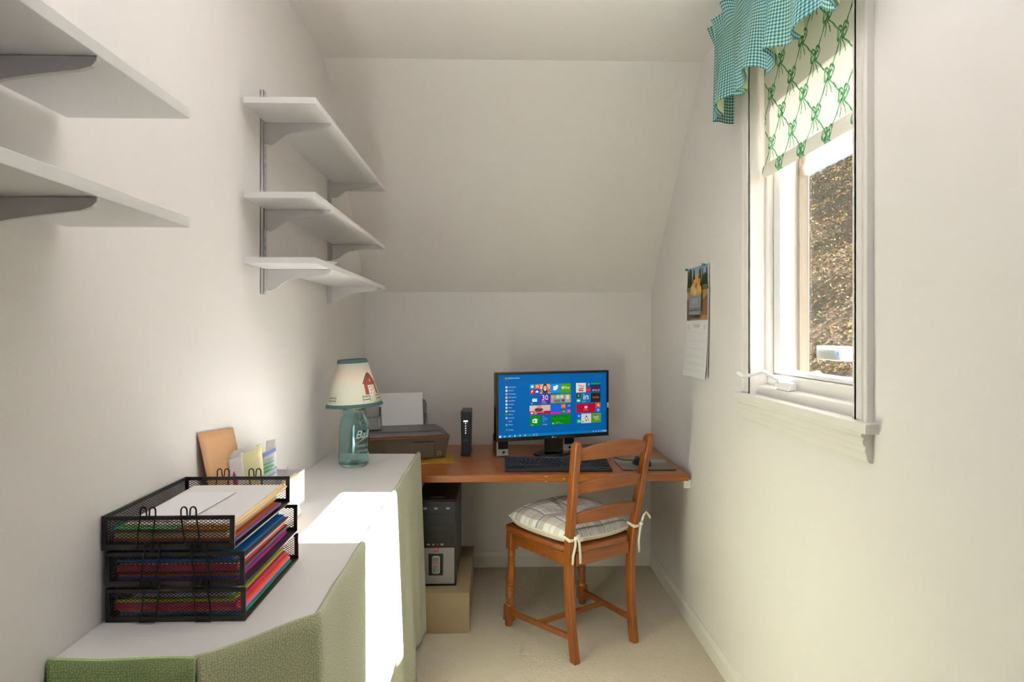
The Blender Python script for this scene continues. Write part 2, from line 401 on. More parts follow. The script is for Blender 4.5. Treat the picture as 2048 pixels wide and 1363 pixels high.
# ------------------------------------------------------------------ roller blind
def blind_mat():
    t = NT('bow_print_blind'); u, v, _ = t.uv()
    a, b = .0725, .0835
    wob = t.M('MULTIPLY', t.M('SINE', t.M('MULTIPLY', v, 150)), .0022)
    wob2 = t.M('MULTIPLY', t.M('SINE', t.M('MULTIPLY', v, 75)), .003)
    uu = t.M('ADD', u, t.M('ADD', wob, wob2))
    p = t.M('DIVIDE', uu, a); q = t.M('DIVIDE', v, b)
    s = t.M('MULTIPLY', t.M('ADD', p, q), .5); d = t.M('MULTIPLY', t.M('SUBTRACT', p, q), .5)
    ds = t.M('SUBTRACT', s, t.M('ROUND', s)); dd = t.M('SUBTRACT', d, t.M('ROUND', d))
    du = t.M('MULTIPLY', t.M('ADD', ds, dd), a); dv = t.M('MULTIPLY', t.M('SUBTRACT', ds, dd), b)
    vine = t.M('MINIMUM', t.M('ABSOLUTE', ds), t.M('ABSOLUTE', dd))
    wv = t.M('ADD', .006, t.M('MULTIPLY', t.noise(t.obj(), 45, 2), .040))
    vine = t.M('LESS_THAN', vine, wv)
    def ring(cu, cv, ru, rv, w, mir=True):
        x = t.M('ABSOLUTE', du) if mir else du
        r = t.M('SQRT', t.M('ADD', t.M('POWER', t.M('DIVIDE', t.M('SUBTRACT', x, cu), ru), 2), t.M('POWER', t.M('DIVIDE', t.M('SUBTRACT', dv, cv), rv), 2)))
        return t.M('LESS_THAN', t.M('ABSOLUTE', t.M('SUBTRACT', r, 1)), w)
    bow = t.M('MAXIMUM', ring(.0135, .010, .0115, .017, .23), ring(.010, .001, .008, .012, .22))
    tails = t.M('MULTIPLY', t.M('LESS_THAN', t.M('ABSOLUTE', t.M('SUBTRACT', t.M('ABSOLUTE', du), t.M('MULTIPLY', dv, -.3))), .0024), t.M('MULTIPLY', t.M('LESS_THAN', dv, 0), t.M('GREATER_THAN', dv, -.050)))
    knot = t.M('LESS_THAN', t.M('SQRT', t.M('ADD', t.M('POWER', du, 2), t.M('POWER', dv, 2))), .0068)
    mask = t.M('MAXIMUM', t.M('MAXIMUM', vine, bow), t.M('MAXIMUM', tails, knot))
    f = t.noise(t.obj(), 90, 2)
    green = t.mix(t.ramp(f, [(.35, (0, 0, 0)), (.65, (1, 1, 1))]), (.02, .16, .07), (.22, .50, .20))
    col = t.mix(mask, (.86, .84, .76), green)
    t.t.nodes.remove(t.b)
    di = t.n('ShaderNodeBsdfDiffuse'); tl = t.n('ShaderNodeBsdfTranslucent'); mx = t.n('ShaderNodeMixShader'); mx.inputs[0].default_value = .02
    ge = t.n('ShaderNodeNewGeometry')
    t.l(t.mix(ge.outputs['Backfacing'], (.22, .20, .16), col), di.inputs[0]); t.l(col, tl.inputs[0]); t.l(di.outputs[0], mx.inputs[1]); t.l(tl.outputs[0], mx.inputs[2]); t.l(mx.outputs[0], t.out.inputs[0])
    return t.m
BLIND = blind_mat()
bl = thing('roller_blind', 'cream roller blind printed with green ribbon bows in the window', 'blind', (.93, 1.86, 1.885))
BY0, BY1, BZ0, BZ1 = 1.572, 2.150, 1.886, 2.335
wpart(MB().grid(lambda u, v: (.930 + .0015 * math.sin(6 * v), BY0 + (BY1 - BY0) * u, BZ0 + .02 + (BZ1 - BZ0 - .02) * v), 4, 20, BY1 - BY0, BZ1 - BZ0 - .02, u0=.127 + .0, v0=.003), 'printed_cloth', BLIND, bl, normals=False)
hem = MB()
hem.grid(lambda u, v: (.930 - .0075 * math.sin(PI * (v * 1.0)), BY0 - .004 + (BY1 - BY0 + .008) * u, BZ0 + .045 * v), 2, 10, BY1 - BY0, .045, u0=.127, v0=-.017)
hem.grid(lambda u, v: (.9315 + .006 * math.sin(PI * (v * 1.0)), BY0 - .004 + (BY1 - BY0 + .008) * u, BZ0 + .045 * v), 2, 10, BY1 - BY0, .045, u0=.127, v0=-.017)
wpart(hem, 'hem', BLIND, bl, smooth=True, normals=False)
CREAM_CLOTH = plain('cream_lining', (.80, .80, .66), .9, var=.03)
wpart(MB().tube([(.936, BY0, 2.335), (.936, BY1, 2.335)], .022, 20), 'roller', CREAM_CLOTH, bl, smooth=True)

# ------------------------------------------------------------------ gingham valance
def gingham():
    t = NT('gingham'); u, v, _ = t.uv(); P = .0108
    def st(x):
        f = t.M('FRACT', t.M('DIVIDE', x, P)); return t.M('LESS_THAN', f, .5)
    a, b = st(u), st(v); k = t.M('ADD', a, b)
    one = t.M('GREATER_THAN', k, .5); two = t.M('GREATER_THAN', k, 1.5)
    col = t.mix(one, (.66, .82, .77), (.19, .48, .46)); col = t.mix(two, col, (.04, .14, .20))
    n = t.noise(t.obj(), 9, 2); col = t.mix(t.M('MULTIPLY', t.ramp(n, [(.4, (0, 0, 0)), (.7, (1, 1, 1))]), .45), col, t.mix(two, t.mix(one, (.70, .78, .55), (.26, .46, .26)), (.04, .12, .08)))
    di = t.n('ShaderNodeBsdfDiffuse'); tl = t.n('ShaderNodeBsdfTranslucent'); mx = t.n('ShaderNodeMixShader'); mx.inputs[0].default_value = .22
    t.t.nodes.remove(t.b)
    t.l(col, di.inputs[0]); t.l(col, tl.inputs[0]); t.l(di.outputs[0], mx.inputs[1]); t.l(tl.outputs[0], mx.inputs[2]); t.l(mx.outputs[0], t.out.inputs[0])
    return t.m
GING = gingham()
VA0, VA1 = 1.42, 2.325
va = thing('valance', 'teal and white gingham ruffled valance over the window', 'valance', (.83, 1.87, 2.13))
def vpos(u, v):           # u 0 = far end ... 1 = near end, v 0 = bottom ... 1 = rod
    y = VA1 + (VA0 - VA1) * u
    ph = u * 30.0
    fl = 1 - v
    d = .006 + .030 * fl ** .8
    wv = math.sin(ph + .9 * math.sin(u * 9)) * .62 + .38 * math.sin(2.3 * ph + 1.0)
    x = .815 + d * wv - .012 * fl
    zb = 2.152 + .022 * math.sin(ph + 1.6) + .010 * math.sin(u * 47)
    if u < .05: zb -= .035 * (1 - u / .05)
    z = zb + (2.42 - zb) * v
    y += .010 * fl * math.cos(ph * 1.0)
    return (x, y, z)
wpart(MB().grid(vpos, 190, 22, 1.75, .27), 'skirt', GING, va, smooth=True, normals=False)
def ret(u, v):            # return to the wall at the far end
    p = Vector(vpos(0, v)); return (p.x + (.895 - p.x) * u, p.y + .012 * math.sin(PI * u), p.z + .005 * math.sin(5 * u))
wpart(MB().grid(ret, 10, 22, .10, .27, u0=-.1), 'return', GING, va, smooth=True, normals=False)
def header(u, v):
    q = vpos(u, 1); ph = u * 62
    amp = .020 * v
    return (q[0] + amp * math.sin(ph) - .014 * v, q[1] + .012 * v * math.cos(ph * 1.3) + (.030 * v if u < .012 else 0), q[2] + .078 * v + .010 * v * math.sin(ph * .7 + 1))
wpart(MB().grid(header, 240, 6, 1.75, .085, v0=.27), 'header_ruffle', GING, va, smooth=True, normals=False)
wpart(MB().tube([(.836, VA1 - .004, 2.42), (.836, VA0, 2.42)], .007, 12), 'rod', STEELW, va, smooth=True)
for y in (VA1 - .015, VA0 + .015):
    wpart(MB().box(.836, .889, y - .006, y + .006, 2.412, 2.428), 'rod_bracket', STEELW, va)
LIN = plain('green_lining', (.66, .78, .50), .9, var=.03)
def lining(u, v):
    p = vpos(u, v); return (p[0] + .010, p[1], p[2] + .012 * (1 - v))
wpart(MB().grid(lining, 150, 8, 1, 1), 'lining', LIN, va, smooth=True, normals=False)

# ------------------------------------------------------------------ wall calendar
PAPER = plain('white_paper', (.82, .82, .84), .7, var=.01)
cal = thing('wall_calendar', 'open wall calendar with a pumpkin photo above an October grid', 'calendar', (.90, 2.78, 1.152))
CY0, CY1 = 2.632, 2.925
def page_top(u, v, h=0.0):    # u from far (left in view) to near
    return (.9035 - .002 - .004 * (1 - v) * .6 - h, CY1 + (CY0 - CY1) * u, 1.402 + (1.650 - 1.402) * v)
def page_low(u, v, h=0.0):
    k = 1 - v
    return (.9025 - .005 - .016 * k ** 1.6 * (.6 + .4 * (1 - u)) - h, CY1 + .012 * k ** 2 + (CY0 - CY1) * u, 1.153 + (1.400 - 1.153) * v)
def sheets(fn, d, n): 
    m = MB(); m.grid(lambda u, v: fn(u, v, 0), 8, 10); m.grid(lambda u, v: tuple(Vector(fn(u, v, 0)) + Vector((d, 0, 0))), 8, 10)
    return m
wpart(MB().grid(lambda u, v: page_top(u, v), 8, 10), 'picture_page', PAPER, cal, solid=.0012, off=-1)
wpart(MB().grid(lambda u, v: page_low(u, v), 8, 10), 'month_page', PAPER, cal, solid=.0006, off=-1)
wpart(MB().grid(lambda u, v: (page_low(u, v)[0] * .45 + .904 * .55, page_low(u, v)[1], page_low(u, v)[2] + .003), 8, 10), 'back_pages', PAPER, cal, solid=.0006)
INK = ink('print_ink')
p = Print(page_top, .0003)
p.h = .0020
def gridrect(pr, u0, v0, u1, v1, col, n=6):
    for i in range(n): pr.rect(u0 + (u1 - u0) * i / n, v0, u0 + (u1 - u0) * (i + 1) / n, v1, col)
gridrect(p, .02, .02, .98, .98, (.42, .24, .07)); p.up()
p.rect(.02, .80, .98, .98, (.20, .30, .48)); p.up()
rr = random.Random(5)
for k in range(26):
    x = .02 + .96 * rr.random(); w_ = .05 + .04 * rr.random(); t_ = .72 + .24 * rr.random()
    x = min(max(x, .07), .93)
    p.poly([(x - w_, .55), (x + w_, .55), (x + .3 * w_, t_), (x, t_ + .02), (x - .3 * w_, t_)], (.025 + .03 * rr.random(), .05 + .04 * rr.random(), .03))
p.up()
for s_ in (0, 1):
    for j in range(4): p.rect(.02 if not s_ else .72, .50 + .035 * j, .30 if not s_ else .98, .52 + .035 * j, (.38 - .05 * j, .24, .10))
p.up(); p.poly([(.02, .02), (.02, .42), (.30, .34), (.2, .02)], (.10, .06, .03)); p.poly([(.98, .10), (.98, .46), (.72, .36), (.78, .1)], (.20, .11, .05)); p.up()
p.poly([(.30, .55), (.70, .55), (.66, .76), (.34, .76)], (.36, .38, .42)); p.up()
for x, y, r_, c_ in ((.5, .78, .07, (.75, .36, .05)), (.40, .68, .07, (.8, .42, .06)), (.60, .68, .07, (.72, .33, .05)), (.5, .62, .07, (.55, .14, .05)), (.30, .57, .075, (.8, .48, .08)), (.44, .53, .07, (.85, .6, .2)), (.58, .54, .07, (.78, .45, .08)), (.70, .55, .065, (.8, .5, .1)), (.36, .62, .05, (.75, .6, .3)), (.64, .61, .05, (.72, .55, .14))):
    p.disc(x, y, r_, r_ * 1.15, c_); p.up()
    for k in (-.5, 0, .5): p.rect(x + k * r_ - .004, y - r_ * .9, x + k * r_ + .004, y + r_ * .9, tuple(c * .55 for c in c_))
    p.up()
p.rect(.18, .19, .78, .47, (.16, .17, .20)); p.up(); p.rect(.22, .24, .74, .44, (.27, .28, .31)); p.up()
p.rect(.36, .32, .60, .40, (.34, .35, .38)); p.rect(.22, .455, .74, .468, (.45, .46, .48)); p.up()
p.rect(.20, .12, .76, .18, (.22, .23, .25)); p.rect(.22, .05, .72, .11, (.05, .045, .04)); p.up()
wo_ = p.mb.build('printed_photo', INK, cal, loc=-Vector(cal.location), normals=False)
p = Print(page_low, .0003); p.h = .0016
G = (.28, .28, .30)
p.text('October', .5, .90, .085, G, 'CENTER', 1.15)
for j in range(6):
    v = .80 - j * .135
    for k in range(8): p.rect(.06 + .11 * k, v, .17 + .11 * k, v + .0035, (.55, .55, .57))
for k in range(8):
    for j in range(5): p.rect(.06 + .125 * k, .125 + .135 * j, .063 + .125 * k, .125 + .135 * (j + 1), (.62, .62, .64))
for k, c_ in enumerate('SMTWTFS'): p.text(c_, .105 + .125 * k, .815, .03, G, 'CENTER', 1.2)
n_ = 1
for j in range(5):
    for k in range(7):
        if j == 0 and k < 4: continue
        if n_ > 31: break
        p.text(str(n_), .085 + .125 * k, .76 - .135 * j, .035, G, 'LEFT', 1.2); n_ += 1
for u_ in (.06, .82): p.rect(u_, .86, u_ + .1, .94, (.66, .68, .70))
p.mb.build('printed_month', INK, cal, loc=-Vector(cal.location), normals=False)
PIN = plain('green_pin', (.03, .35, .16), .3)
for u_ in (.06, .86):
    c_ = page_top(u_, .97)
    wpart(MB().lathe([(.001, 0), (.001, .004), (.006, .005), (.005, .012), (.007, .014), (.007, .016)], 12, T(c_[0], c_[1], c_[2]) @ RY(-PI / 2)), 'push_pin', PIN, cal, smooth=True)
# ------------------------------------------------------------------ wall shelves
BRK = [(.004, 0), (.208, 0), (.2085, .007), (.2125, .008), (.214, .002), (.213, -.006), (.206, -.013), (.19, -.018), (.13, -.025), (.09, -.031), (.07, -.037), (.052, -.048), (.036, -.061), (.024, -.067), (.012, -.069), (.012, -.066), (.004, -.066)]
def standard(label, y, z0, z1):
    t = thing('shelf_standard', label, 'shelf rail', (XL, y, z0), 0, 'slotted steel shelf rails on the left wall')
    m = MB(); m.box(XL, XL + .002, y - .0125, y + .0125, z0, z1); m.box(XL, XL + .012, y - .0125, y - .0105, z0, z1); m.box(XL, XL + .012, y + .0105, y + .0125, z0, z1)
    m.box(XL + .0105, XL + .012, y - .0125, y - .003, z0, z1); m.box(XL + .0105, XL + .012, y + .003, y + .0125, z0, z1)
    k = z0
    while k < z1:
        m.box(XL + .0105, XL + .012, y - .0035, y + .0035, k, min(k + .009, z1)); k += .026
    wpart(m, 'rail', STEELW, t)
    wpart(MB().box(XL + .002, XL + .003, y - .0105, y + .0105, z0 + .001, z1 - .001), 'slot_back', DARKSLOT, t)
def shelf(label, y0, y1, zt, ys):
    t = thing('wall_shelf', label, 'shelf', (XL, (y0 + y1) / 2, zt - .018), 0, 'white shelves on the left wall')
    wpart(MB().box(XL + .014, -.520, y0, y1, zt - .018, zt), 'board', SHELFM, t, bevel=.001)
    for y in ys:
        b = wpart(MB().prism([(XL + .012 + p * .965, zt - .0185 + q) for p, q in BRK], 'y', y - .004, y + .004), 'bracket', STEELW, t, bevel=.0008)
        m = MB().box(XL + .0121, XL + .018, y - .006, y + .006, zt - .083, zt - .0195)
        mm = m.build('bracket_hook', STEELW, b); mm.location = (0, 0, 0)
standard('slotted steel rail holding the near end of the three far shelves', 2.018, 1.476, 2.119)
standard('slotted steel rail holding the far end of the three far shelves', 2.822, 1.482, 2.119)
standard('slotted steel rail holding the two nearest shelves', .845, 1.38, 2.2)
standard('slotted steel rail at the near end of the two nearest shelves', .06, 1.38, 2.2)
shelf('top white shelf of the far set of three', 1.84, 2.994, 2.036, (2.018, 2.822))
shelf('middle white shelf of the far set of three', 1.84, 2.994, 1.762, (2.018, 2.822))
shelf('bottom white shelf of the far set of three', 1.84, 2.994, 1.573, (2.018, 2.822))
shelf('upper white shelf of the two nearest the camera', -.08, 1.089, 1.739, (.06, .845))
shelf('lower white shelf of the two nearest the camera', -.08, 1.089, 1.554, (.06, .845))
CERAM = plain('white_ceramic', (.86, .85, .82), .3, var=.01)
t = MB().lathe([(.012, 0), (.014, .002), (.026, .010), (.034, .016), (.032, .016), (.024, .011), (.010, .004)], 28).build('dish', CERAM, smooth=True, loc=(-.560, 2.12, 1.573))
tag(t, 'small white dish on the bottom shelf of the far set', 'dish')

# ------------------------------------------------------------------ white side table and its skirt
TZ = .813
tb = thing('side_table', 'long white laminate table with a cut corner along the left wall', 'table', (-.54, 1.94, 0))
wpart(MB().prism([(XL + .002, 2.828), (-.338, 2.815), (-.338, 1.219), (-.497, 1.060), (XL + .002, 1.060)], 'z', TZ - .022, TZ), 'tabletop', WHITE_LAM, tb, bevel=.0015)
for x, y in ((-.70, 1.12), (-.53, 1.14), (-.70, 2.76), (-.40, 2.76)):
    wpart(MB().box(x - .02, x + .02, y - .02, y + .02, 0, TZ - .022), 'leg', WHITE_LAM, tb, bevel=.003)
def dotted(nm, c0, c1, dc):
    t = NT(nm); u, v, uv = t.uv()
    vo = t.n('ShaderNodeTexVoronoi', voronoi_dimensions='2D'); t.l(uv, vo.inputs['Vector']); vo.inputs['Scale'].default_value = 215; vo.inputs['Randomness'].default_value = .6
    dot = t.ramp(vo.outputs[0], [(.20, (1, 1, 1)), (.30, (0, 0, 0))])
    n = t.noise(t.obj(), 5, 3)
    base = t.mix(n, c0, c1)
    c = t.mix(t.M('MULTIPLY', dot, .8), base, dc)
    t.set(c, .9); t.bump(t.noise(t.obj(), 500, 2), .1, .001); return t.m
DOT = dotted('green_cloth_side', (.38, .405, .285), (.46, .475, .355), (.75, .76, .64))  # three greens: palest on the side panel, most saturated on the front
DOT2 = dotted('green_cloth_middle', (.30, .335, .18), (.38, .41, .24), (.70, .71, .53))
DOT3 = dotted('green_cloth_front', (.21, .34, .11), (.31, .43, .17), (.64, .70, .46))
sk = thing('table_skirt', 'olive green dotted cloth skirt hung round the white table', 'table skirt', (-.34, 1.9, 0))
def skirt(a, b, flare, amp, ph, n, nw, zb, u0):
    a = Vector(a); b = Vector(b); d = (b - a); L = d.length; d.normalize(); nr = Vector((-d.y, d.x))   # outward
    def fn(u, v):
        # v 0 bottom .. 1 lip on the table top
        if v > .94:
            k = (v - .94) / .06; off = .004 - .014 * k; z = TZ + .0015 + .003 * math.sin(PI * k) + .0015 * math.sin(31 * u * L)
            p = a + d * (u * L) + nr * off
        else:
            k = 1 - v / .94
            w = math.sin(u * nw * 2 * PI + ph) + .45 * math.sin(u * nw * 4.6 * PI + 1.7 * ph + .6 * k)
            off = .004 + flare * k ** .9 + amp * w * k ** .8
            p = a + d * (u * L) + nr * max(off, .003 + .002 * k); z = zb + (TZ + .001 - zb) * (v / .94) + .006 * k * math.sin(9 * u + ph)
            if k < .06: z = min(z, TZ + .001)
        return (p.x, p.y, z)
    return MB().grid(fn, n, 44, L, .82, u0=u0)
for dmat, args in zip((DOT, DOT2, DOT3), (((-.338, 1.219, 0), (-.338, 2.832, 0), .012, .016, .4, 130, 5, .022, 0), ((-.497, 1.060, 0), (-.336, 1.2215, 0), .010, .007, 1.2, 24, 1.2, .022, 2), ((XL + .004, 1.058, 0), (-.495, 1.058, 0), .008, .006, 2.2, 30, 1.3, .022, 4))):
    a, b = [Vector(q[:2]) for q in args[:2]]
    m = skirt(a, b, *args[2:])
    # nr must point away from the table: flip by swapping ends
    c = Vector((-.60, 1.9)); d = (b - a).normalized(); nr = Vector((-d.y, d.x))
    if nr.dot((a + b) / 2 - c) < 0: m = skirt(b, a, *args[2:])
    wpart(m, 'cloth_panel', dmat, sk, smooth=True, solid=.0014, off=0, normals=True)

# ------------------------------------------------------------------ stacked mesh trays
def mesh_mat():
    t = NT('wire_mesh'); u, v, _ = t.uv(); a, b = .0042, .0027
    s = t.M('FRACT', t.M('MULTIPLY', t.M('ADD', t.M('DIVIDE', u, a), t.M('DIVIDE', v, b)), .5)); q = t.M('FRACT', t.M('MULTIPLY', t.M('SUBTRACT', t.M('DIVIDE', u, a), t.M('DIVIDE', v, b)), .5))
    h = t.M('MULTIPLY', t.M('LESS_THAN', t.M('ABSOLUTE', t.M('SUBTRACT', s, .5)), .355), t.M('LESS_THAN', t.M('ABSOLUTE', t.M('SUBTRACT', q, .5)), .355))
    t.set((.012, .012, .013), .4, .3)
    tr = t.n('ShaderNodeBsdfTransparent'); mx = t.n('ShaderNodeMixShader')
    t.l(h, mx.inputs[0]); t.l(t.b.outputs[0], mx.inputs[1]); t.l(tr.outputs[0], mx.inputs[2]); t.l(mx.outputs[0], t.out.inputs[0]); return t.m
MESH = mesh_mat()
TRAYM = plain('tray_steel', (.016, .016, .017), .35, .3, var=.15)
def tray(label, x0, x1, z0, z1):
    y0, y1 = 1.20, 1.522
    t = thing('letter_tray', label, 'letter tray', ((x0 + x1) / 2, 1.36, z0), 0, 'stacked black mesh letter trays')
    for nm, y in (('front_frame', y0), ('rear_frame', y1 - .004)):
        m = MB(); m.box(x0, x1, y, y + .004, z1 - .008, z1); m.box(x0, x1, y, y + .004, z0, z0 + .011)
        m.box(x0, x0 + .009, y, y + .004, z0 + .011, z1 - .008); m.box(x1 - .009, x1, y, y + .004, z0 + .011, z1 - .008)
        wpart(m, nm, TRAYM, t, bevel=.0008)
        wpart(MB().quad([(x0 + .008, y + .002, z0 + .010), (x1 - .008, y + .002, z0 + .010), (x1 - .008, y + .002, z1 - .007), (x0 + .008, y + .002, z1 - .007)], [(0, 0), (x1 - x0 - .016, 0), (x1 - x0 - .016, z1 - z0 - .017), (0, z1 - z0 - .017)]), 'mesh_panel', MESH, t)
    for m in (MB().box(x0, x0 + .004, y0 + .004, y1 - .004, z1 - .008, z1), MB().box(x0, x0 + .004, y0 + .004, y1 - .004, z0, z0 + .009), MB().box(x1 - .005, x1, y0 + .004, y1 - .004, z0, z0 + .004)):
        wpart(m, 'side_rail', TRAYM, t, bevel=.0008)
    wpart(MB().quad([(x0 + .002, y0 + .004, z0 + .008), (x0 + .002, y1 - .004, z0 + .008), (x0 + .002, y1 - .004, z1 - .007), (x0 + .002, y0 + .004, z1 - .007)], [(0, 0), (.314, 0), (.314, z1 - z0 - .015), (0, z1 - z0 - .015)]), 'mesh_panel', MESH, t)
    wpart(MB().box(x0 + .004, x1 - .005, y0 + .004, y1 - .004, z0 + .0015, z0 + .0035), 'tray_floor', TRAYM, t)
    for y, sg in ((y0, -1), (y1, 1)):
        for c, ln in ((x0 + .086, 1), (x1 - .082, -1)):
            yy = y + sg * .002; zt = z1 + .012; w_ = .014
            pts = []
            L0, L1 = c - w_ - .006 * ln, c - w_ + .002 * ln
            pts += [(L0, yy + sg * .004, z0 - .0 + .003), (L0, yy, z0 + .008), (L1, yy, z1 + .002)]
            def arch(ca, r, n=6): return [(ca - r * math.cos(PI * k / n), yy, zt - r * .2 + r * 1.2 * math.sin(PI * k / n)) for k in range(n + 1)]
            pts += arch(L1 + .0055, .0055)
            pts += [(L1 + .0115, yy, z1 + .001), (L1 + .014, yy, z1 - .0005), (L1 + .0165, yy, z1 + .001)]
            pts += arch(L1 + .0225, .0055)
            R1 = L1 + .028; R0 = R1 - .008 * ln
            pts += [(R1, yy, z1 + .002), (R0, yy, z0 + .008), (R0, yy + sg * .004, z0 + .003)]
            pts = [Vector(q) + Vector((0, sg * .0006, 0)) for q in pts]
            wpart(MB().tube(pts, .0015, 6, closed=True), 'wire_clip', BLACKM, t, smooth=True)
    return t
T1 = (-.730, -.470, .8135, .876); T2 = (-.730, -.472, .8795, .9445); T3 = (-.7375, -.4905, .9485, 1.0125)
tray('bottom black mesh letter tray of the stack', *T1)
tray('middle black mesh letter tray of the stack', *T2)
tray('topmost black mesh letter tray, holding manila folders', *T3)
def sheet(name, label, cat, col, x0, x1, y0, y1, z, th, grp, rz=0.0, sag=0.0):
    m = plain(name + '_' + label.replace(' ', '_')[:34], col, .6, var=.02)
    cx, cy = (x0 + x1) / 2, (y0 + y1) / 2; hx, hy = (x1 - x0) / 2, (y1 - y0) / 2
    if sag:
        g = MB(); f = lambda q: (lambda u, v: ((2 * u - 1) * hx, (2 * v - 1) * hy, q + sag * v ** 2))
        n = 8
        g.grid(f(0), 1, n); g.grid(f(th), 1, n)
        o = g.build(name, m)
        bm = bmesh.new(); bm.from_mesh(o.data); e = [k for k in bm.edges if k.is_boundary]; bmesh.ops.bridge_loops(bm, edges=e); bmesh.ops.recalc_face_normals(bm, faces=bm.faces[:]); bm.to_mesh(o.data); bm.free()
    else:
        o = MB().box(-hx, hx, -hy, hy, 0, th).build(name, m)
    o.location = (cx, cy, z); o.rotation_euler = (0, 0, rz)
    return tag(o, label, cat, grp)
def stack(rows, z, grp, y0=1.214, y1=1.508):
    for nm, lab, cat, col, th, x0, x1, dy0, dy1, rz in rows:
        sheet(nm, lab, cat, col, x0, x1, y0 + dy0, y1 - dy1, z, th, grp, rz); z += th + .0004
    return z
G1, G2, G3 = 'coloured papers in the bottom tray', 'folders in the middle tray', 'papers in the top tray'
S = srgb
stack([('paper_stack', 'bright green paper at the bottom of the lowest tray', 'paper', S(30, 150, 70), .003, -.715, -.480, 0, .01, 0),
       ('paper_stack', 'sky blue paper second from the bottom of the lowest tray', 'paper', S(30, 110, 200), .003, -.712, -.482, .002, .012, 0),
       ('paper_stack', 'pale pink paper under the orange in the lowest tray', 'paper', S(250, 130, 170), .004, -.714, -.483, .004, .008, 0),
       ('paper_stack', 'orange paper in the lowest tray', 'paper', S(250, 105, 30), .0045, -.716, -.487, .002, .003, 0),
       ('paper_stack', 'thick magenta paper stack in the lowest tray', 'paper', S(225, 20, 110), .010, -.720, -.492, 0, .012, 0),
       ('paper_stack', 'lime green paper in the lowest tray', 'paper', S(190, 200, 30), .0065, -.718, -.497, .001, .014, 0),
       ('paper_stack', 'pale lavender paper on top in the lowest tray', 'paper', S(205, 205, 225), .007, -.690, -.505, .008, .02, .0),
       ('paper_stack', 'deep blue sheet at the back of the lowest tray', 'paper', S(20, 70, 150), .0015, -.70, -.500, .19, .0, 0)], T1[2] + .004, G1)
stack([('folder', 'magenta folder at the bottom of the middle tray', 'folder', S(215, 25, 105), .004, -.715, -.490, 0, .01, 0),
       ('folder', 'royal blue folder above the magenta one in the middle tray', 'folder', S(20, 75, 190), .005, -.716, -.491, .002, .012, 0),
       ('folder', 'rust brown folder in the middle tray', 'folder', S(190, 85, 40), .005, -.715, -.491, .001, .002, 0),
       ('folder', 'dark brown folder in the middle tray', 'folder', S(70, 42, 30), .0035, -.714, -.489, .004, .004, 0),
       ('folder', 'thick crimson folder in the middle tray', 'folder', S(205, 30, 65), .012, -.717, -.493, .002, .016, 0),
       ('folder', 'thin white folder near the top of the middle tray', 'folder', S(235, 225, 225), .0015, -.716, -.488, .004, .001, 0),
       ('folder', 'cocoa brown folder under the blue top in the middle tray', 'folder', S(85, 50, 36), .003, -.712, -.490, .004, 0, 0),
       ('folder', 'bright blue folder on top in the middle tray', 'folder', S(0, 105, 185), .006, -.716, -.498, .0, .004, 0)], T2[2] + .004, G2)
z3 = stack([('folder', 'navy folder at the bottom of the top tray', 'folder', S(30, 60, 110), .003, -.72, -.505, 0, .01, 0),
       ('folder', 'lilac plastic folder in the top tray', 'folder', S(120, 90, 150), .005, -.70, -.497, .01, .03, 0),
       ('folder', 'burnt orange folder in the top tray', 'folder', S(190, 85, 30), .004, -.722, -.502, .0, .04, 0),
       ('paper_stack', 'thick cream paper stack in the top tray', 'paper', S(225, 205, 165), .010, -.722, -.512, .002, .02, 0),
       ('folder', 'tan folder in the top tray', 'folder', S(150, 125, 75), .004, -.724, -.512, .002, .03, 0),
       ('folder', 'amber folder under the manila ones in the top tray', 'folder', S(215, 140, 40), .003, -.715, -.503, .004, .02, 0)], T3[2] + .004, G3)
sheet('paper_sheet', 'green paper sheet near the front of the top tray', 'paper', S(40, 170, 95), -.722, -.60, 1.212, 1.36, z3, .0012, G3); 
z3 += .0016
sheet('folder', 'lower of the two pale manila folders on top of the stack', 'folder', S(238, 205, 150), -.706, -.494, 1.222, 1.512, z3, .0022, G3, 0, .004)
sheet('folder', 'upper of the two pale manila folders on top of the stack', 'folder', S(240, 210, 160), -.706, -.498, 1.222, 1.512, z3 + .0026, .0022, G3, 0, .004)
sheet('paper_sheet', 'large white sheet on the manila folders', 'paper', S(228, 226, 228), -.708, -.506, 1.226, 1.500, z3 + .0052, .0008, G3, 0, .004)
sheet('paper_sheet', 'small white envelope lying on the large white sheet', 'paper', S(236, 236, 240), -.700, -.590, 1.232, 1.44, z3 + .0082, .0008, G3, -.06, .002)

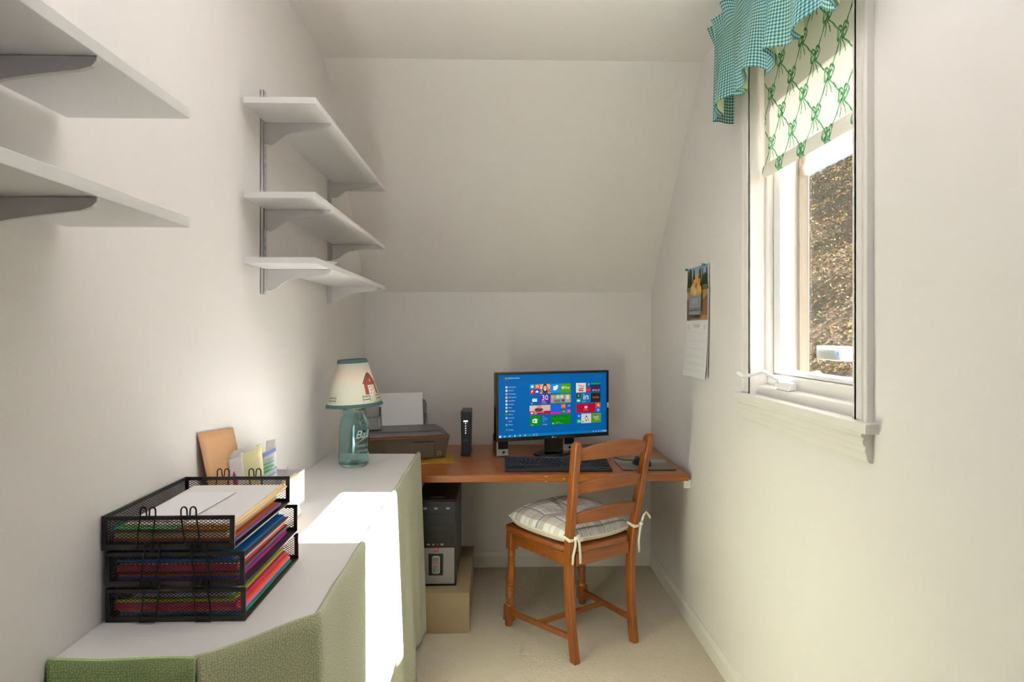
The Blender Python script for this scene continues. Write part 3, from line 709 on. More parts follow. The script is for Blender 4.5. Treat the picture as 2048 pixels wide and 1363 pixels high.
# ------------------------------------------------------------------ white mail box behind the trays
CARD = plain('white_card', (.78, .80, .84), .6, var=.01)
mb_ = thing('mail_box', 'open white cardboard box of mail behind the trays', 'box', (-.67, 1.79, TZ))
bx0, bx1, by0, by1, bh = -.734, -.606, 1.600, 2.022, .107
m = MB(); m.box(bx0, bx1, by0, by1, TZ, TZ + .003); m.box(bx0, bx0 + .003, by0, by1, TZ + .003, TZ + bh); m.box(bx1 - .003, bx1, by0, by1, TZ + .003, TZ + bh)
m.box(bx0 + .003, bx1 - .003, by0, by0 + .003, TZ + .003, TZ + bh); m.box(bx0 + .003, bx1 - .003, by1 - .003, by1, TZ + .003, TZ + bh)
wpart(m, 'carton', CARD, mb_)
def leaf(name, label, cat, pts, mat, bend=(0, 0, 0), th=.0008, grp='mail standing in the white box', n=10, parts=None):
    """curved sheet through four corners (bl, br, tr, tl); bend pushes the middle rows"""
    a, b, c, d = [Vector(p) for p in pts]; bv = Vector(bend)
    base = (a + b) / 2
    def fn(u, v):
        p = (a * (1 - u) + b * u) * (1 - v) + (d * (1 - u) + c * u) * v
        return tuple(p + bv * (v * v) - base)
    o = MB().grid(fn, 6, n, (b - a).length, (d - a).length).build(name, mat, smooth=True, solid=th, off=0)
    o.location = base
    return tag(o, label, cat, grp)
KRAFT = plain('kraft_board', S(196, 152, 112), .8, var=.05, scale=60)
leaf('cardboard_sheet', 'brown cardboard sheet leaning from the box against the wall', 'cardboard', [(-.690, 1.610, .820), (-.690, 1.815, .820), (-.736, 1.790, 1.088), (-.736, 1.580, 1.106)], KRAFT, th=.002)
WPAP = plain('mail_white', (.80, .79, .80), .6, var=.02)
YPAP = plain('mail_yellow', S(225, 222, 175), .6)
fc = leaf('folded_card', 'white card with its curled flap folded back, in the box', 'card', [(-.690, 1.690, .82), (-.655, 1.705, .82), (-.680, 1.715, 1.020), (-.712, 1.700, 1.010)], WPAP, (-.003, .008, .004))
def flap(u, v):
    a_ = PI * .75 * v; c_ = Vector((-.715, 1.708, 1.014)) + Vector((.034, .015, .010)) * u
    return tuple(c_ + Vector((.022 * (1 - math.cos(a_)), .006 * v, .026 * math.sin(a_))) - Vector(fc.location))
MB().grid(flap, 4, 10).build('curled_flap', WPAP, fc, smooth=True, solid=.0008, off=0)
leaf('greeting_card', 'pale yellow card beside the cardboard in the box', 'card', [(-.685, 1.740, .82), (-.630, 1.770, .82), (-.652, 1.775, 1.048), (-.704, 1.745, 1.020)], YPAP)
def poly_bag(nm, col, a=.45):
    t = NT(nm); t.set(col, .25)
    tr = t.n('ShaderNodeBsdfTransparent'); mx = t.n('ShaderNodeMixShader'); f = t.noise(t.obj(), 60, 3)
    t.l(t.M('ADD', a - .15, t.M('MULTIPLY', f, .3)), mx.inputs[0]); t.l(t.b.outputs[0], mx.inputs[1]); t.l(tr.outputs[0], mx.inputs[2]); t.l(mx.outputs[0], t.out.inputs[0]); return t.m
BAG = poly_bag('clear_bag', (.80, .84, .90), .30)
BLUEZ = plain('blue_zip', S(130, 150, 205), .4); GREENZ = plain('green_zip', S(80, 190, 110), .4)
def bag(label, pts, zips, bend=(0, 0, 0)):
    o = leaf('plastic_bag', label, 'plastic bag', pts, BAG, bend)
    a, b, c, d = [Vector(p) for p in pts]; bv = Vector(bend)
    for v, w_, mat in zips:
        def fn(u, k):
            vv = v + w_ * k
            p = (a * (1 - u) + b * u) * (1 - vv) + (d * (1 - u) + c * u) * vv
            return tuple(p + bv * vv * vv - Vector(o.location) + Vector((0, -.0015, 0)))
        MB().grid(fn, 6, 1).build('zip_strip', mat, o, solid=.001, off=0)
bag('clear plastic bag with a blue zip edge in the mail box', [(-.690, 1.80, .82), (-.618, 1.82, .82), (-.630, 1.83, 1.030), (-.700, 1.81, .990)], [(.93, .05, BLUEZ), (.70, .02, BLUEZ)])
bag('clear plastic bag with wide green zip stripes in the mail box', [(-.678, 1.775, .82), (-.612, 1.785, .82), (-.6225, 1.79, 1.008), (-.676, 1.78, .985)], [(.66, .16, GREENZ), (.86, .02, GREENZ), (.92, .015, GREENZ)])
bag('crumpled clear bag low at the right of the mail box', [(-.660, 1.72, .82), (-.625, 1.74, .82), (-.603, 1.76, .984), (-.64, 1.75, .962)], [(.9, .03, BLUEZ)])
leaf('paper_tag', 'small pink-edged paper tag sticking up from the mail box', 'paper', [(-.672, 1.845, .83), (-.640, 1.848, .83), (-.636, 1.85, 1.046), (-.664, 1.85, 1.040)], WPAP)
PINK = plain('pink', S(235, 130, 165), .5)
MAG = plain('magenta_plastic', S(160, 10, 95), .35)
o = MB().tube([(-.672, 1.66, .825), (-.668, 1.655, .93), (-.674, 1.652, .978), (-.6765, 1.651, .996)], [.006, .006, .006, .001], 10).build('felt_pen', MAG, smooth=True)
tag(o, 'magenta felt pen standing in the mail box', 'pen')
# origin of the pen at its base
def recenter(o):
    b = Vector((sum(v.co.x for v in o.data.vertices) / len(o.data.vertices), sum(v.co.y for v in o.data.vertices) / len(o.data.vertices), min(v.co.z for v in o.data.vertices)))
    o.data.transform(Matrix.Translation(-b)); o.location = b
recenter(o)
BLUEC = NT('blue_cord'); w_ = BLUEC.n('ShaderNodeTexWave'); w_.inputs['Scale'].default_value = 90; BLUEC.l(BLUEC.obj(), w_.inputs[0]); BLUEC.set(BLUEC.mix(w_.outputs[1], (.015, .05, .28), (.10, .2, .55)), .5)
R_ = .076
o = MB().tube([(-.618 + R_ * math.cos(2 * PI * k / 40), 1.566 + .024 * (math.sin(2 * PI * k / 40) + 1) / 2, TZ + .0065 + R_ + R_ * math.sin(2 * PI * k / 40)) for k in range(40)], .006, 8, closed=True).build('cord_loop', BLUEC.m, smooth=True)
tag(o, 'loop of blue beaded cord leaning between tray and mail box', 'cord'); recenter(o)
MANILA = plain('manila', S(232, 205, 160), .7)
BROCH = NT('brochure'); f = BROCH.noise(BROCH.obj(), 22, 2); BROCH.set(BROCH.ramp(f, [(.42, (.80, .74, .66)), (.52, (.72, .30, .08)), (.6, (.82, .78, .72)), (.72, (.55, .10, .05))]), .4)
CREAMP = plain('cream_paper', S(240, 230, 212), .7)
ev = leaf('envelope', 'cream envelope with a rolled manila top leaning outside the mail box', 'envelope', [(-.578, 1.630, .8145), (-.578, 1.895, .8145), (-.6015, 1.895, .918), (-.6015, 1.630, .918)], CREAMP, th=.002)
MB().tube([Vector((-.594, 1.628, .928)) - ev.location, Vector((-.594, 1.76, .930)) - ev.location, Vector((-.594, 1.90, .927)) - ev.location], .0085, 14).build('rolled_top', MANILA, ev, smooth=True)
leaf('brochure', 'white and orange brochure slanting out of the mail box', 'brochure', [(-.665, 1.93, .82), (-.640, 1.84, .82), (-.603, 1.86, .968), (-.635, 1.95, .945)], BROCH.m)
# ------------------------------------------------------------------ jar lamp
lp = thing('table_lamp', 'table lamp with a blue glass jar base and farm-print shade', 'lamp', (-.574, 2.578, TZ))
jg = NT('aqua_glass'); jg.set((.72, .94, .94), .03, Transmission_Weight=1.0, IOR=1.42)
outer = [(.001, .002), (.045, .001), (.054, .003), (.0595, .010), (.0615, .022), (.0618, .10), (.0618, .150), (.0605, .168), (.056, .186), (.049, .200), (.0435, .208), (.0415, .214), (.0415, .224), (.0435, .2255), (.0435, .2295), (.041, .232)]
inner = [(.038, .232), (.038, .212), (.042, .203), (.052, .185), (.0567, .167), (.058, .150), (.058, .030), (.056, .018), (.050, .013), (.03, .020), (.001, .024)]
jar = MB().lathe(outer + inner, 56, cap=False).build('glass_jar', jg.m, lp, smooth=True)
def on_jar(u, v, h): # u metres round from the viewer's right, v height
    a = -PI / 2 + .80 + u / .0618; r = .0618 + h
    return (r * math.cos(a), r * math.sin(a), v)
jt = NT('raised_glass'); jt.set((.55, .80, .79), .15, Alpha=.7)
p = Print(on_jar); p.h = .0016
C1 = (.6, .85, .85)
p.text('Ball', 0, .118, .046, C1, 'CENTER', 1.0, .35)
p.line((-.028, .098), (.026, .124), .003, C1)
p.text('PERFECT', 0, .083, .0145, C1, 'CENTER'); p.text('MASON', 0, .063, .0145, C1, 'CENTER')
p.mb.build('raised_lettering', jt.m, lp, normals=False, solid=.0012, off=-1)
BRASS = plain('brass', (.62, .42, .16), .3, .8)
MB().lathe([(.0425, .2325), (.0445, .2335), (.0445, .240), (.042, .2425), (.012, .2425), (.010, .262), (.016, .264), (.016, .295), (.010, .30)], 40).build('cap', BRASS, lp, smooth=True)
SHADEM = NT('painted_shade')
zc = SHADEM.n('ShaderNodeTexCoord'); sp = SHADEM.n('ShaderNodeSeparateXYZ'); SHADEM.l(zc.outputs['Object'], sp.inputs[0])
band = SHADEM.M('ADD', SHADEM.M('DIVIDE', SHADEM.M('SUBTRACT', sp.outputs[2], .26), .17), SHADEM.M('MULTIPLY', SHADEM.M('SUBTRACT', SHADEM.noise(SHADEM.obj(), 25, 3), .5), .25))
SHADEM.set(SHADEM.ramp(band, [(.1, (.68, .70, .56)), (.35, (.66, .68, .56)), (.50, (.80, .70, .58)), (.72, (.80, .68, .58)), (.88, (.68, .62, .58)), (1, (.70, .64, .58))]), .8)
S0, S1, R0, R1 = .243, .428, .1115, .0555
sh = MB(); sh.lathe([(R0, S0), (R1, S1)], 64, cap=False)
shade = sh.build('lamp_shade', SHADEM.m, lp, smooth=True, solid=.0012, off=0)
shade.rotation_euler = (0, -.05, 0); shade.location = (.0155, 0, .002)
TEALT = plain('teal_trim', S(62, 96, 96), .7)
k = (R0 - R1) / (S1 - S0)
for z0, z1, nm in ((S0 - .002, S0 + .012, 'lower_trim'), (S1 - .013, S1 + .002, 'upper_trim')):
    r = lambda z: R0 - k * (z - S0)
    MB().lathe([(r(z0) + .0012, z0), (r(z0) + .0024, z0 + .003), (r(z1) + .0024, z1 - .003), (r(z1) + .0012, z1), (r(z1) - .0015, z1), (r(z0) - .0015, z0), (r(z0) + .0012, z0)], 64, cap=False).build(nm, TEALT, shade, smooth=True)
MB().tube([(-R1 + .001, 0, S1 - .012), (0, 0, S1 - .03), (R1 - .001, 0, S1 - .012)], .0012, 6).build('shade_spider', BRASS, shade)
MB().tube([(0, 0, .295), (0, 0, S1 - .028)], .004, 8).build('stem', BRASS, lp)
def on_shade(u, v, h):
    r = R0 - k * (v - S0) + .0012 + h; a = -PI / 2 + u
    return (r * math.cos(a), r * math.sin(a), v)
p = Print(on_shade, .0003); BK = (.03, .028, .03)
bu = 1.06      # barn centre angle (towards the right of the shade)
def bstrip(a0, a1, zb, top, col, n=14):
    for q in range(n):
        u0, u1 = a0 + (a1 - a0) * q / n, a0 + (a1 - a0) * (q + 1) / n
        p.poly([(bu + u0, zb), (bu + u1, zb), (bu + u1, top(u1)), (bu + u0, top(u0))], col)
def roof(w, z0, z1): return lambda u: z0 + (z1 - z0) * (1 - min(1, abs(u) / w) ** 1.7)
bstrip(-.42, .42, .332, roof(.42, .335, .376), (.08, .10, .10)); p.up()
bstrip(-.36, .36, .290, roof(.37, .333, .369), (.33, .05, .035)); p.up()
bstrip(-.19, .22, .284, lambda u: .326, (.80, .74, .64), 8); p.disc(bu + .02, .344, .075, .007, (.28, .32, .24)); p.up()
for a_, b_ in ((-.05, .318), (.03, .320), (.07, .312), (-.03, .304), (.02, .308), (.08, .298), (-.05, .294), (.03, .292)): p.disc(bu + 2.0 * a_, b_, .026, .0022, BK, 8)
FENCES = ((bu - .50, .30), (bu + .12, .26))
def fence(p, cu, wd):
    for q in (0, wd): p.rect(cu + q - .008, .264, cu + q + .008, .290, BK)
    for z_ in (.271, .283): p.rect(cu + .02, z_ - .0012, cu + wd - .03, z_ + .0012, BK)
for f_ in FENCES: fence(p, *f_)
p.disc(bu + .62, .335, .06, .016, (.10, .16, .12))
for q in range(4): p.disc(bu + .0 + .14 * q, .259 - .001 * q, .016, .002, BK, 8)
FP = ink('farm_paint', rough=.8)
p.build('painted_barn', FP, shade)
p = Print(on_shade, .0003); fence(p, -.98, .22); fence(p, -.76, .22)
p.build('painted_fence', FP, shade)
# ------------------------------------------------------------------ wooden desk
DZ = .704
dk = thing('desk', 'orange-brown wooden desk top fixed across the back wall', 'desk', (.1, 3.25, DZ - .032))
wpart(MB().box(-.725, .889, 2.885, 3.632, DZ - .030, DZ), 'top', DESKW, dk, bevel=.002)
wpart(MB().box(-.725, .889, 2.865, 2.885, DZ - .033, DZ), 'front_edge', DESKW, dk, bevel=.003)
wpart(MB().box(.872, .905, 2.890, 3.60, DZ - .072, DZ - .031), 'wall_cleat', TRIM, dk, bevel=.001)
wpart(MB().box(-.735, -.70, 2.890, 3.60, DZ - .072, DZ - .031), 'wall_cleat', TRIM, dk, bevel=.001)
wpart(MB().box(-.69, .868, 3.60, 3.638, DZ - .072, DZ - .031), 'wall_cleat', TRIM, dk, bevel=.001)
PEG = plain('pale_peg', S(225, 170, 110), .5)
for x, z in ((.233, DZ - .008), (.233, DZ - .030), (.315, DZ - .018)):
    wpart(MB().box(x - .006, x + .006, 2.8642, 2.8660, z - .0015, z + .0015), 'nick', PEG, dk)

# ------------------------------------------------------------------ monitor
mon = thing('monitor', 'black flat monitor showing blue tiled start screen', 'monitor', (.305, 3.33, DZ), math.atan2(.195, .61))
MW, MZ0, MZ1 = .64, .088, .442
BEZ = plain('bezel_black', (.010, .009, .009), .22, var=.1)
MB().box(-MW / 2, MW / 2, -.018, .022, MZ0, MZ1).build('housing', BEZ, mon, bevel=.004)
fr = MB()
x0, x1, z0, z1 = -MW / 2, MW / 2, MZ0, MZ1
fr.box(x0, x1, -.024, -.018, z1 - .012, z1); fr.box(x0, x1, -.024, -.018, z0, z0 + .020)
fr.box(x0, x0 + .011, -.024, -.018, z0 + .020, z1 - .012); fr.box(x1 - .011, x1, -.024, -.018, z0 + .020, z1 - .012)
fr.build('bezel', BEZ, mon, bevel=.001)
SX0, SX1, SZ0, SZ1 = x0 + .011, x1 - .011, z0 + .020, z1 - .012
def on_screen(u, v, h): return (SX0 + (SX1 - SX0) * u, -.0185 - h, SZ0 + (SZ1 - SZ0) * v)
sc = Print(on_screen, .00012); AS = (SX1 - SX0) / (SZ1 - SZ0)
def C(r, g, b): return srgb(r, g, b)
BLUE = C(0, 92, 165)
sc.rect(0, 0, 1, 1, BLUE); sc.up()
WH = C(235, 238, 240)
tiles = dict(skype=((.28, .762, .322, .836), C(20, 150, 215)), office=((.327, .761, .368, .835), C(215, 95, 30)), face=((.371, .68, .466, .834), C(205, 165, 130)), tw=((.468, .683, .559, .835), C(20, 135, 215)), vine=((.561, .68, .655, .833), C(75, 150, 0)), flip=((.28, .678, .32, .751), C(205, 10, 20)), od=((.323, .681, .367, .75), C(5, 70, 165)), cal=((.374, .513, .466, .665), C(85, 35, 160)), room=((.47, .513, .656, .663), C(80, 150, 20)), photo=((.278, .4, .467, .493), C(205, 185, 170)), photob=((.278, .345, .467, .4), C(165, 15, 75)), toy=((.472, .341, .563, .495), C(30, 90, 210)), p1=((.566, .427, .607, .496), C(215, 90, 30)), p2=((.614, .428, .655, .497), C(20, 85, 165)), p3=((.565, .338, .606, .406), C(15, 130, 80)), p4=((.613, .338, .655, .41), C(160, 60, 150)), store=((.279, .166, .374, .324), C(0, 135, 20)), graph=((.471, .168, .657, .32), C(0, 125, 10)), yt=((.706, .678, .8, .835), C(215, 215, 220)), pbx=((.806, .759, .848, .832), C(10, 85, 150)), red2=((.804, .679, .846, .75), C(190, 15, 45)), game=((.847, .676, .942, .83), C(30, 40, 130)), spot=((.709, .589, .752, .662), C(55, 45, 45)), ta=((.708, .509, .751, .58), C(0, 140, 150)), li=((.755, .509, .847, .665), C(0, 110, 165)), kin=((.848, .508, .942, .663), C(38, 30, 28)), crim=((.709, .34, .892, .492), C(160, 10, 45)), or2=((.895, .421, .94, .493), C(225, 80, 15)), clock=((.895, .338, .94, .41), C(0, 105, 205)), blue=((.711, .254, .753, .323), C(0, 95, 195)), teal=((.711, .164, .754, .24), C(0, 165, 125)), watch=((.756, .165, .85, .322), C(212, 212, 215)), trip=((.851, .166, .946, .321), C(85, 150, 35)))
for (a, b, c, d), col in tiles.values(): sc.rect(a, b, c, d, col)
sc.up()
A2 = lambda k: k * AS
def disc(u, v, r, col): sc.disc(u, v, r, r * AS, col)
def txt(s, u, v, size, col, al='LEFT', shear=0): sc.text(s, u, v, size, col, al, AS, shear)
# marks on the tiles
disc(.301, .799, .011, WH); sc.up(); txt('S', .301, .786, .022, C(20, 150, 215), 'CENTER')
sc.poly([(.337, .78), (.337, .81), (.347, .825), (.357, .81), (.357, .78), (.351, .78), (.351, .805), (.347, .812), (.343, .805), (.343, .78)], C(245, 215, 190))
sc.poly([(.293, .695), (.293, .735), (.309, .735), (.309, .722), (.303, .722), (.303, .71), (.298, .71), (.298, .695)], WH)
for u_, v_, r_ in ((.337, .712, .007), (.345, .718, .009), (.353, .711, .006)): disc(u_, v_, r_, WH)
# portrait tile: generic smiling face
rr = random.Random(11)
for q in range(12): sc.rect(.371 + .019 * (q % 5), .70 + .03 * (q % 4), .388 + .019 * (q % 5), .726 + .03 * (q % 4), [C(190, 60, 40), C(60, 120, 190), C(230, 200, 90), C(220, 215, 205)][q % 4])
sc.up(); sc.disc(.417, .755, .024, .085, C(55, 32, 25)); sc.up(); sc.disc(.418, .765, .016, .045, C(220, 165, 135)); sc.rect(.39, .68, .445, .70, C(90, 60, 120)); sc.up()
sc.rect(.412, .745, .425, .752, C(245, 240, 235))
# bird tile
sc.poly([(.490, .80), (.500, .775), (.488, .778), (.497, .752), (.487, .735), (.505, .728), (.522, .735), (.533, .760), (.536, .790), (.541, .80), (.533, .805), (.524, .815), (.514, .80), (.500, .795)], WH)
txt('Vine', .585, .748, .032, WH, shear=.3); sc.poly([(.570, .785), (.577, .785), (.580, .755), (.588, .80), (.592, .79), (.582, .74), (.577, .74)], WH)
# mail
sc.rect(.301, .555, .345, .605, WH); sc.up(); sc.line((.301, .603), (.323, .578), .003, BLUE, AS); sc.line((.345, .603), (.323, .578), .003, BLUE, AS)
txt('Mail', .288, .521, .011, WH)
txt('30', .386, .575, .062, WH); txt('Sunday', .386, .552, .012, WH); txt('Calendar', .386, .522, .012, WH)
sc.rect(.470, .525, .656, .648, C(150, 150, 150)); sc.up()
for q, (a, b, c, d, col) in enumerate(((.475, .60, .50, .64, C(190, 160, 140)), (.52, .595, .55, .645, C(190, 205, 190)), (.558, .595, .585, .645, C(200, 205, 215)), (.61, .575, .64, .645, C(210, 210, 215)), (.50, .53, .56, .575, C(110, 105, 110)), (.57, .535, .60, .58, C(70, 80, 110)), (.60, .53, .65, .56, C(165, 155, 150)))): sc.rect(a, b, c, d, col)
# photo with crimson band
sc.up(); sc.disc(.36, .425, .04, .028, C(60, 60, 75)); sc.rect(.345, .435, .385, .492, C(195, 140, 110)); sc.rect(.33, .402, .37, .43, C(150, 30, 70)); sc.up()
sc.rect(.288, .358, .308, .385, WH); txt('Top stories today', .315, .376, .013, WH); txt('News', .315, .356, .013, WH)
sc.rect(.472, .341, .563, .37, C(215, 10, 150))
for (u_, v_) in ((.577, .452), (.625, .452), (.576, .362), (.624, .364)): txt('+3', u_, v_, .022, WH)
# store bag, weather, graph
sc.poly([(.303, .215), (.343, .205), (.348, .275), (.303, .268)], WH); sc.up(); sc.rect(.311, .228, .327, .252, C(0, 135, 20)); sc.line((.315, .27), (.333, .288), .003, WH, AS); txt('Store', .29, .172, .011, WH)
for q, s_ in enumerate(('Fri', 'Seattle', 'Cloudy', '62')): txt(s_, .395, .30 - .026 * q, .015, C(120, 180, 225))
txt('Weather', .395, .172, .012, WH)
gp = [(.482, .288), (.497, .262), (.503, .25), (.507, .262), (.515, .238), (.527, .282), (.545, .250), (.562, .262), (.57, .278), (.585, .248), (.603, .262)]
for a_, b_ in zip(gp, gp[1:]): sc.line(a_, b_, .0022, C(60, 170, 70), AS)
sc.rect(.485, .178, .497, .198, WH); txt('NASDAQ', .51, .20, .011, C(130, 205, 130)); txt('+12.54  +0.32%', .51, .178, .011, C(130, 205, 130))
# right-hand group
txt('You', .753, .765, .034, C(35, 35, 35), 'CENTER'); sc.poly([(.730, .705), (.730, .745), (.735, .752), (.772, .752), (.777, .745), (.777, .705), (.772, .698), (.735, .698)], C(205, 25, 35)); sc.up(); txt('Tube', .7535, .713, .026, WH, 'CENTER')
txt('P', .827, .782, .032, WH, 'CENTER'); txt('NETFLIX', .825, .71, .008, C(240, 190, 190), 'CENTER')
sc.rect(.847, .805, .942, .83, C(0, 165, 40)); disc(.895, .755, .02, C(90, 20, 70)); txt('SPACE', .895, .690, .026, C(190, 220, 20), 'CENTER')
disc(.73, .626, .010, C(125, 190, 30)); sc.up(); disc(.73, .626, .005, C(55, 45, 45))
sc.rect(.716, .53, .742, .558, WH); sc.up(); disc(.723, .544, .004, C(0, 140, 150)); disc(.735, .544, .004, C(0, 140, 150))
txt('in', .80, .560, .075, WH, 'CENTER'); txt('LinkedIn', .764, .520, .010, WH)
txt('kindle', .895, .575, .026, C(220, 125, 30), 'CENTER')
sc.poly([(.787, .445), (.787, .42), (.80, .405), (.813, .42), (.813, .445), (.80, .452)], WH); sc.up(); sc.poly([(.793, .437), (.800, .416), (.807, .437)], C(160, 10, 45)); txt('McAfee', .80, .376, .014, C(225, 150, 165), 'CENTER')
disc(.914, .463, .005, WH); disc(.921, .452, .006, WH); disc(.917, .374, .011, WH); sc.up(); disc(.917, .374, .0085, C(0, 105, 205)); txt('f', .917, .362, .02, WH, 'CENTER')
disc(.732, .288, .009, C(140, 195, 235)); sc.poly([(.722, .185), (.726, .21), (.735, .218), (.745, .205), (.745, .188), (.739, .188), (.738, .203), (.731, .205), (.729, .188)], WH)
disc(.803, .245, .014, C(60, 60, 62)); sc.up(); disc(.803, .243, .011, C(215, 215, 218)); sc.rect(.797, .272, .809, .288, C(50, 50, 52)); sc.rect(.797, .196, .809, .214, C(50, 50, 52)); sc.rect(.823, .20, .827, .232, C(50, 50, 52)); sc.rect(.766, .18, .775, .20, C(60, 60, 62))
for u_ in (.884, .910):
    disc(u_, .262, .0105, C(225, 225, 220)); sc.up(); disc(u_, .262, .0055, C(60, 40, 40))
sc.poly([(.870, .275), (.88, .287), (.897, .292), (.914, .287), (.924, .275), (.897, .283)], C(40, 40, 35)); txt('trip', .862, .215, .016, C(30, 30, 25)); txt('advisor', .882, .215, .016, C(235, 240, 225))
# left list
sc.rect(.060, .928, .080, .955, C(205, 180, 90)); sc.up(); disc(.070, .942, .006, C(60, 50, 30)); txt('Katherine Grant', .086, .936, .015, WH)
names = ['Documents', 'Pictures', 'PC settings', 'File Explorer', 'Calculator', 'Cortana', 'Maps', 'Messaging', 'Games', 'Onenote', 'Music', 'Photos']
icol = [C(230, 225, 200), C(225, 235, 200), C(190, 140, 220), C(240, 190, 90), C(225, 205, 205), C(215, 225, 230), C(205, 215, 215), C(240, 220, 110), C(40, 150, 60), C(150, 200, 220), C(110, 40, 170), C(90, 190, 210)]
for q, (nm, col) in enumerate(zip(names, icol)):
    v_ = .801 - q * .0544
    if q in (2, 8, 10): disc(.071, v_, .010, col)
    else: sc.rect(.063, v_ - .016, .079, v_ + .016, col)
    sc.up() if q == 0 else None
    txt(nm, .088, v_ - .007, .014, C(190, 215, 235))
disc(.071, .801, .003, C(90, 110, 130)); txt('All apps', .088, .113, .014, C(190, 215, 235)); txt('+', .067, .113, .02, WH)
disc(.90, .942, .005, C(60, 140, 200)); disc(.936, .941, .005, C(60, 140, 200))
sc.rect(.06, .838, .24, .8395, C(25, 115, 180))
sc.rect(0, 0, 1, .042, C(0, 118, 190)); sc.up()
for a, b in ((.007, .006), (.016, .006), (.007, .022), (.016, .022)): sc.rect(a, b, a + .008, b + .014, WH)
for q, col in enumerate((C(150, 205, 235), C(190, 215, 235), C(225, 215, 225), C(200, 215, 90), C(225, 175, 70), C(40, 160, 60))):
    disc(.055 + .045 * q, .021, .007, col)
sc.rect(.308, .002, .348, .040, C(90, 165, 215)); sc.up(); sc.rect(.319, .010, .337, .030, C(35, 80, 130))
for q in range(4): disc(.868 + .026 * q, .021, .004, WH)
txt('12:04 PM', .955, .022, .011, WH); txt('9/30/2014', .955, .008, .011, WH)
SCREEN = ink('screen_pixels', emit=.32)
sc.build('screen', SCREEN, mon)
LGT = plain('grey_lettering', (.30, .29, .28), .5)
p = Print(lambda u, v, h: (u, -.0242 - h, v)); p.disc(-.010, z0 + .010, .0045, .0045, (.8, .8, .8), 14); p.text('LG', -.003, z0 + .0065, .0105, (.8, .8, .8))
p.build('maker_mark', ink('mark_ink'), mon)
STICKER = plain('white_sticker', (.85, .85, .85), .3)  # plain white for the small sticker on the right bezel
MB().box(x1 - .010, x1 - .002, -.0248, -.0238, .24, .268).build('white_sticker', STICKER, mon, bevel=.0005)
MB().box(-.038, .040, -.004, .030, .012, MZ0 + .06).build('stand_neck', BEZ, mon, bevel=.006)
MB().prism([(.105 * math.cos(2 * PI * k_ / 40), .005 + .070 * math.sin(2 * PI * k_ / 40)) for k_ in range(40)], 'z', 0, .012).build('stand_base', BEZ, mon, bevel=.003)
# ------------------------------------------------------------------ speakers
SILV = plain('silver_plastic', (.50, .50, .51), .35, .3)
GRILL = plain('speaker_cloth', (.015, .013, .013), .8, var=.3, scale=400)
def speaker(label, x, y, rz):
    t = thing('speaker', label, 'speaker', (x, y, DZ), rz, 'small desktop speakers')
    MB().prism([(-.030, .0), (.030, .0), (.030, .10), (-.030, .10)], 'z', 0, .108).build('cabinet', BLACK, t, bevel=.008)
    MB().box(-.0295, .0295, -.0035, .003, .004, .038).build('silver_foot', SILV, t, bevel=.003)
    MB().box(-.025, .0295, -.0035, .003, .040, .105).build('grille', GRILL, t, bevel=.004)
    MB().box(-.033, -.0255, -.005, .004, .002, .107).build('silver_stripe', SILV, t, bevel=.002)
    MB().lathe([(.006, 0), (.007, .003), (.004, .006)], 20, T(.004, -.003, .022) @ RX(PI / 2)).build('knob', BLACK, t, smooth=True)
    return t
speaker('small black speaker with silver foot under the monitor, left of its stand', .040, 3.288, .25)
speaker('small black speaker with silver stripe behind the chair back post', .402, 3.425, .15)
# ------------------------------------------------------------------ keyboard
kb = thing('keyboard', 'black full-size computer keyboard on the wooden desk', 'keyboard', (.296, 2.92, DZ), -.012)
KW, KD = .500, .195
KBM = plain('keyboard_case', (.012, .011, .010), .45, var=.15)
KEYM = plain('key_plastic', (.013, .011, .010), .55, var=.2)
MB().prism([(0, 0), (0, .010), (.012, .016), (.036, .017), (.040, .013), (KD - .016, .031), (KD - .012, .036), (KD, .034), (KD, 0)], 'x', -KW / 2, KW / 2).build('case', KBM, kb, bevel=.002)
U = .0212
def key_mesh(w, d=1.0):
    hx, hy = w * U / 2 - .0011, d * U / 2 - .0011
    m = MB().frustum((-hx, hx, -hy, hy), (-hx + .0022, hx - .0022, -hy + .0018, hy - .003), 0, .0085)
    me = bpy.data.meshes.new('key'); me.from_pydata(m.v, [], m.f); me.materials.append(KEYM)
    bm = bmesh.new(); bm.from_mesh(me); bmesh.ops.recalc_face_normals(bm, faces=bm.faces[:]); bm.to_mesh(me); bm.free(); return me
KM = {}
tilt = math.atan2(.018, KD - .056)
legend = MB()
def put_key(cx, row, w=1.0, d=1.0):
    if (w, d) not in KM: KM[(w, d)] = key_mesh(w, d)
    y = .040 + .0115 + row * U * 1.0 + (d - 1) * U / 2; z = .0125 + (y - .040) * math.tan(tilt)
    o = bpy.data.objects.new('key', KM[(w, d)]); COL.objects.link(o); o.parent = kb
    o.location = (cx, y, z); o.rotation_euler = (tilt, 0, 0)
    M_ = T(cx, y, z) @ RX(tilt)
    if w < 5: legend.add([(-.004, .001, .00865), (-.0012, .001, .00865), (-.0012, .004, .00865), (-.004, .004, .00865)], [(0, 1, 2, 3)], M_)
def row(ws, r, xs):
    x = xs
    for w_ in ws:
        if w_ > 0: put_key(x + w_ * U / 2, r, w_)
        x += abs(w_) * U
xs = -KW / 2 + .017
row([1.25, 1.25, 1.25, 6.25, 1.25, 1.25, 1.25, 1.25], 0, xs)
row([2.25] + [1] * 10 + [2.75], 1, xs)
row([1.75] + [1] * 11 + [2.25], 2, xs)
row([1.5] + [1] * 12 + [1.5], 3, xs)
row([1] * 13 + [2], 4, xs)
row([1, -1, 1, 1, 1, 1, -.5, 1, 1, 1, 1, -.5, 1, 1, 1, 1], 5, xs)
x2 = xs + 15.3 * U
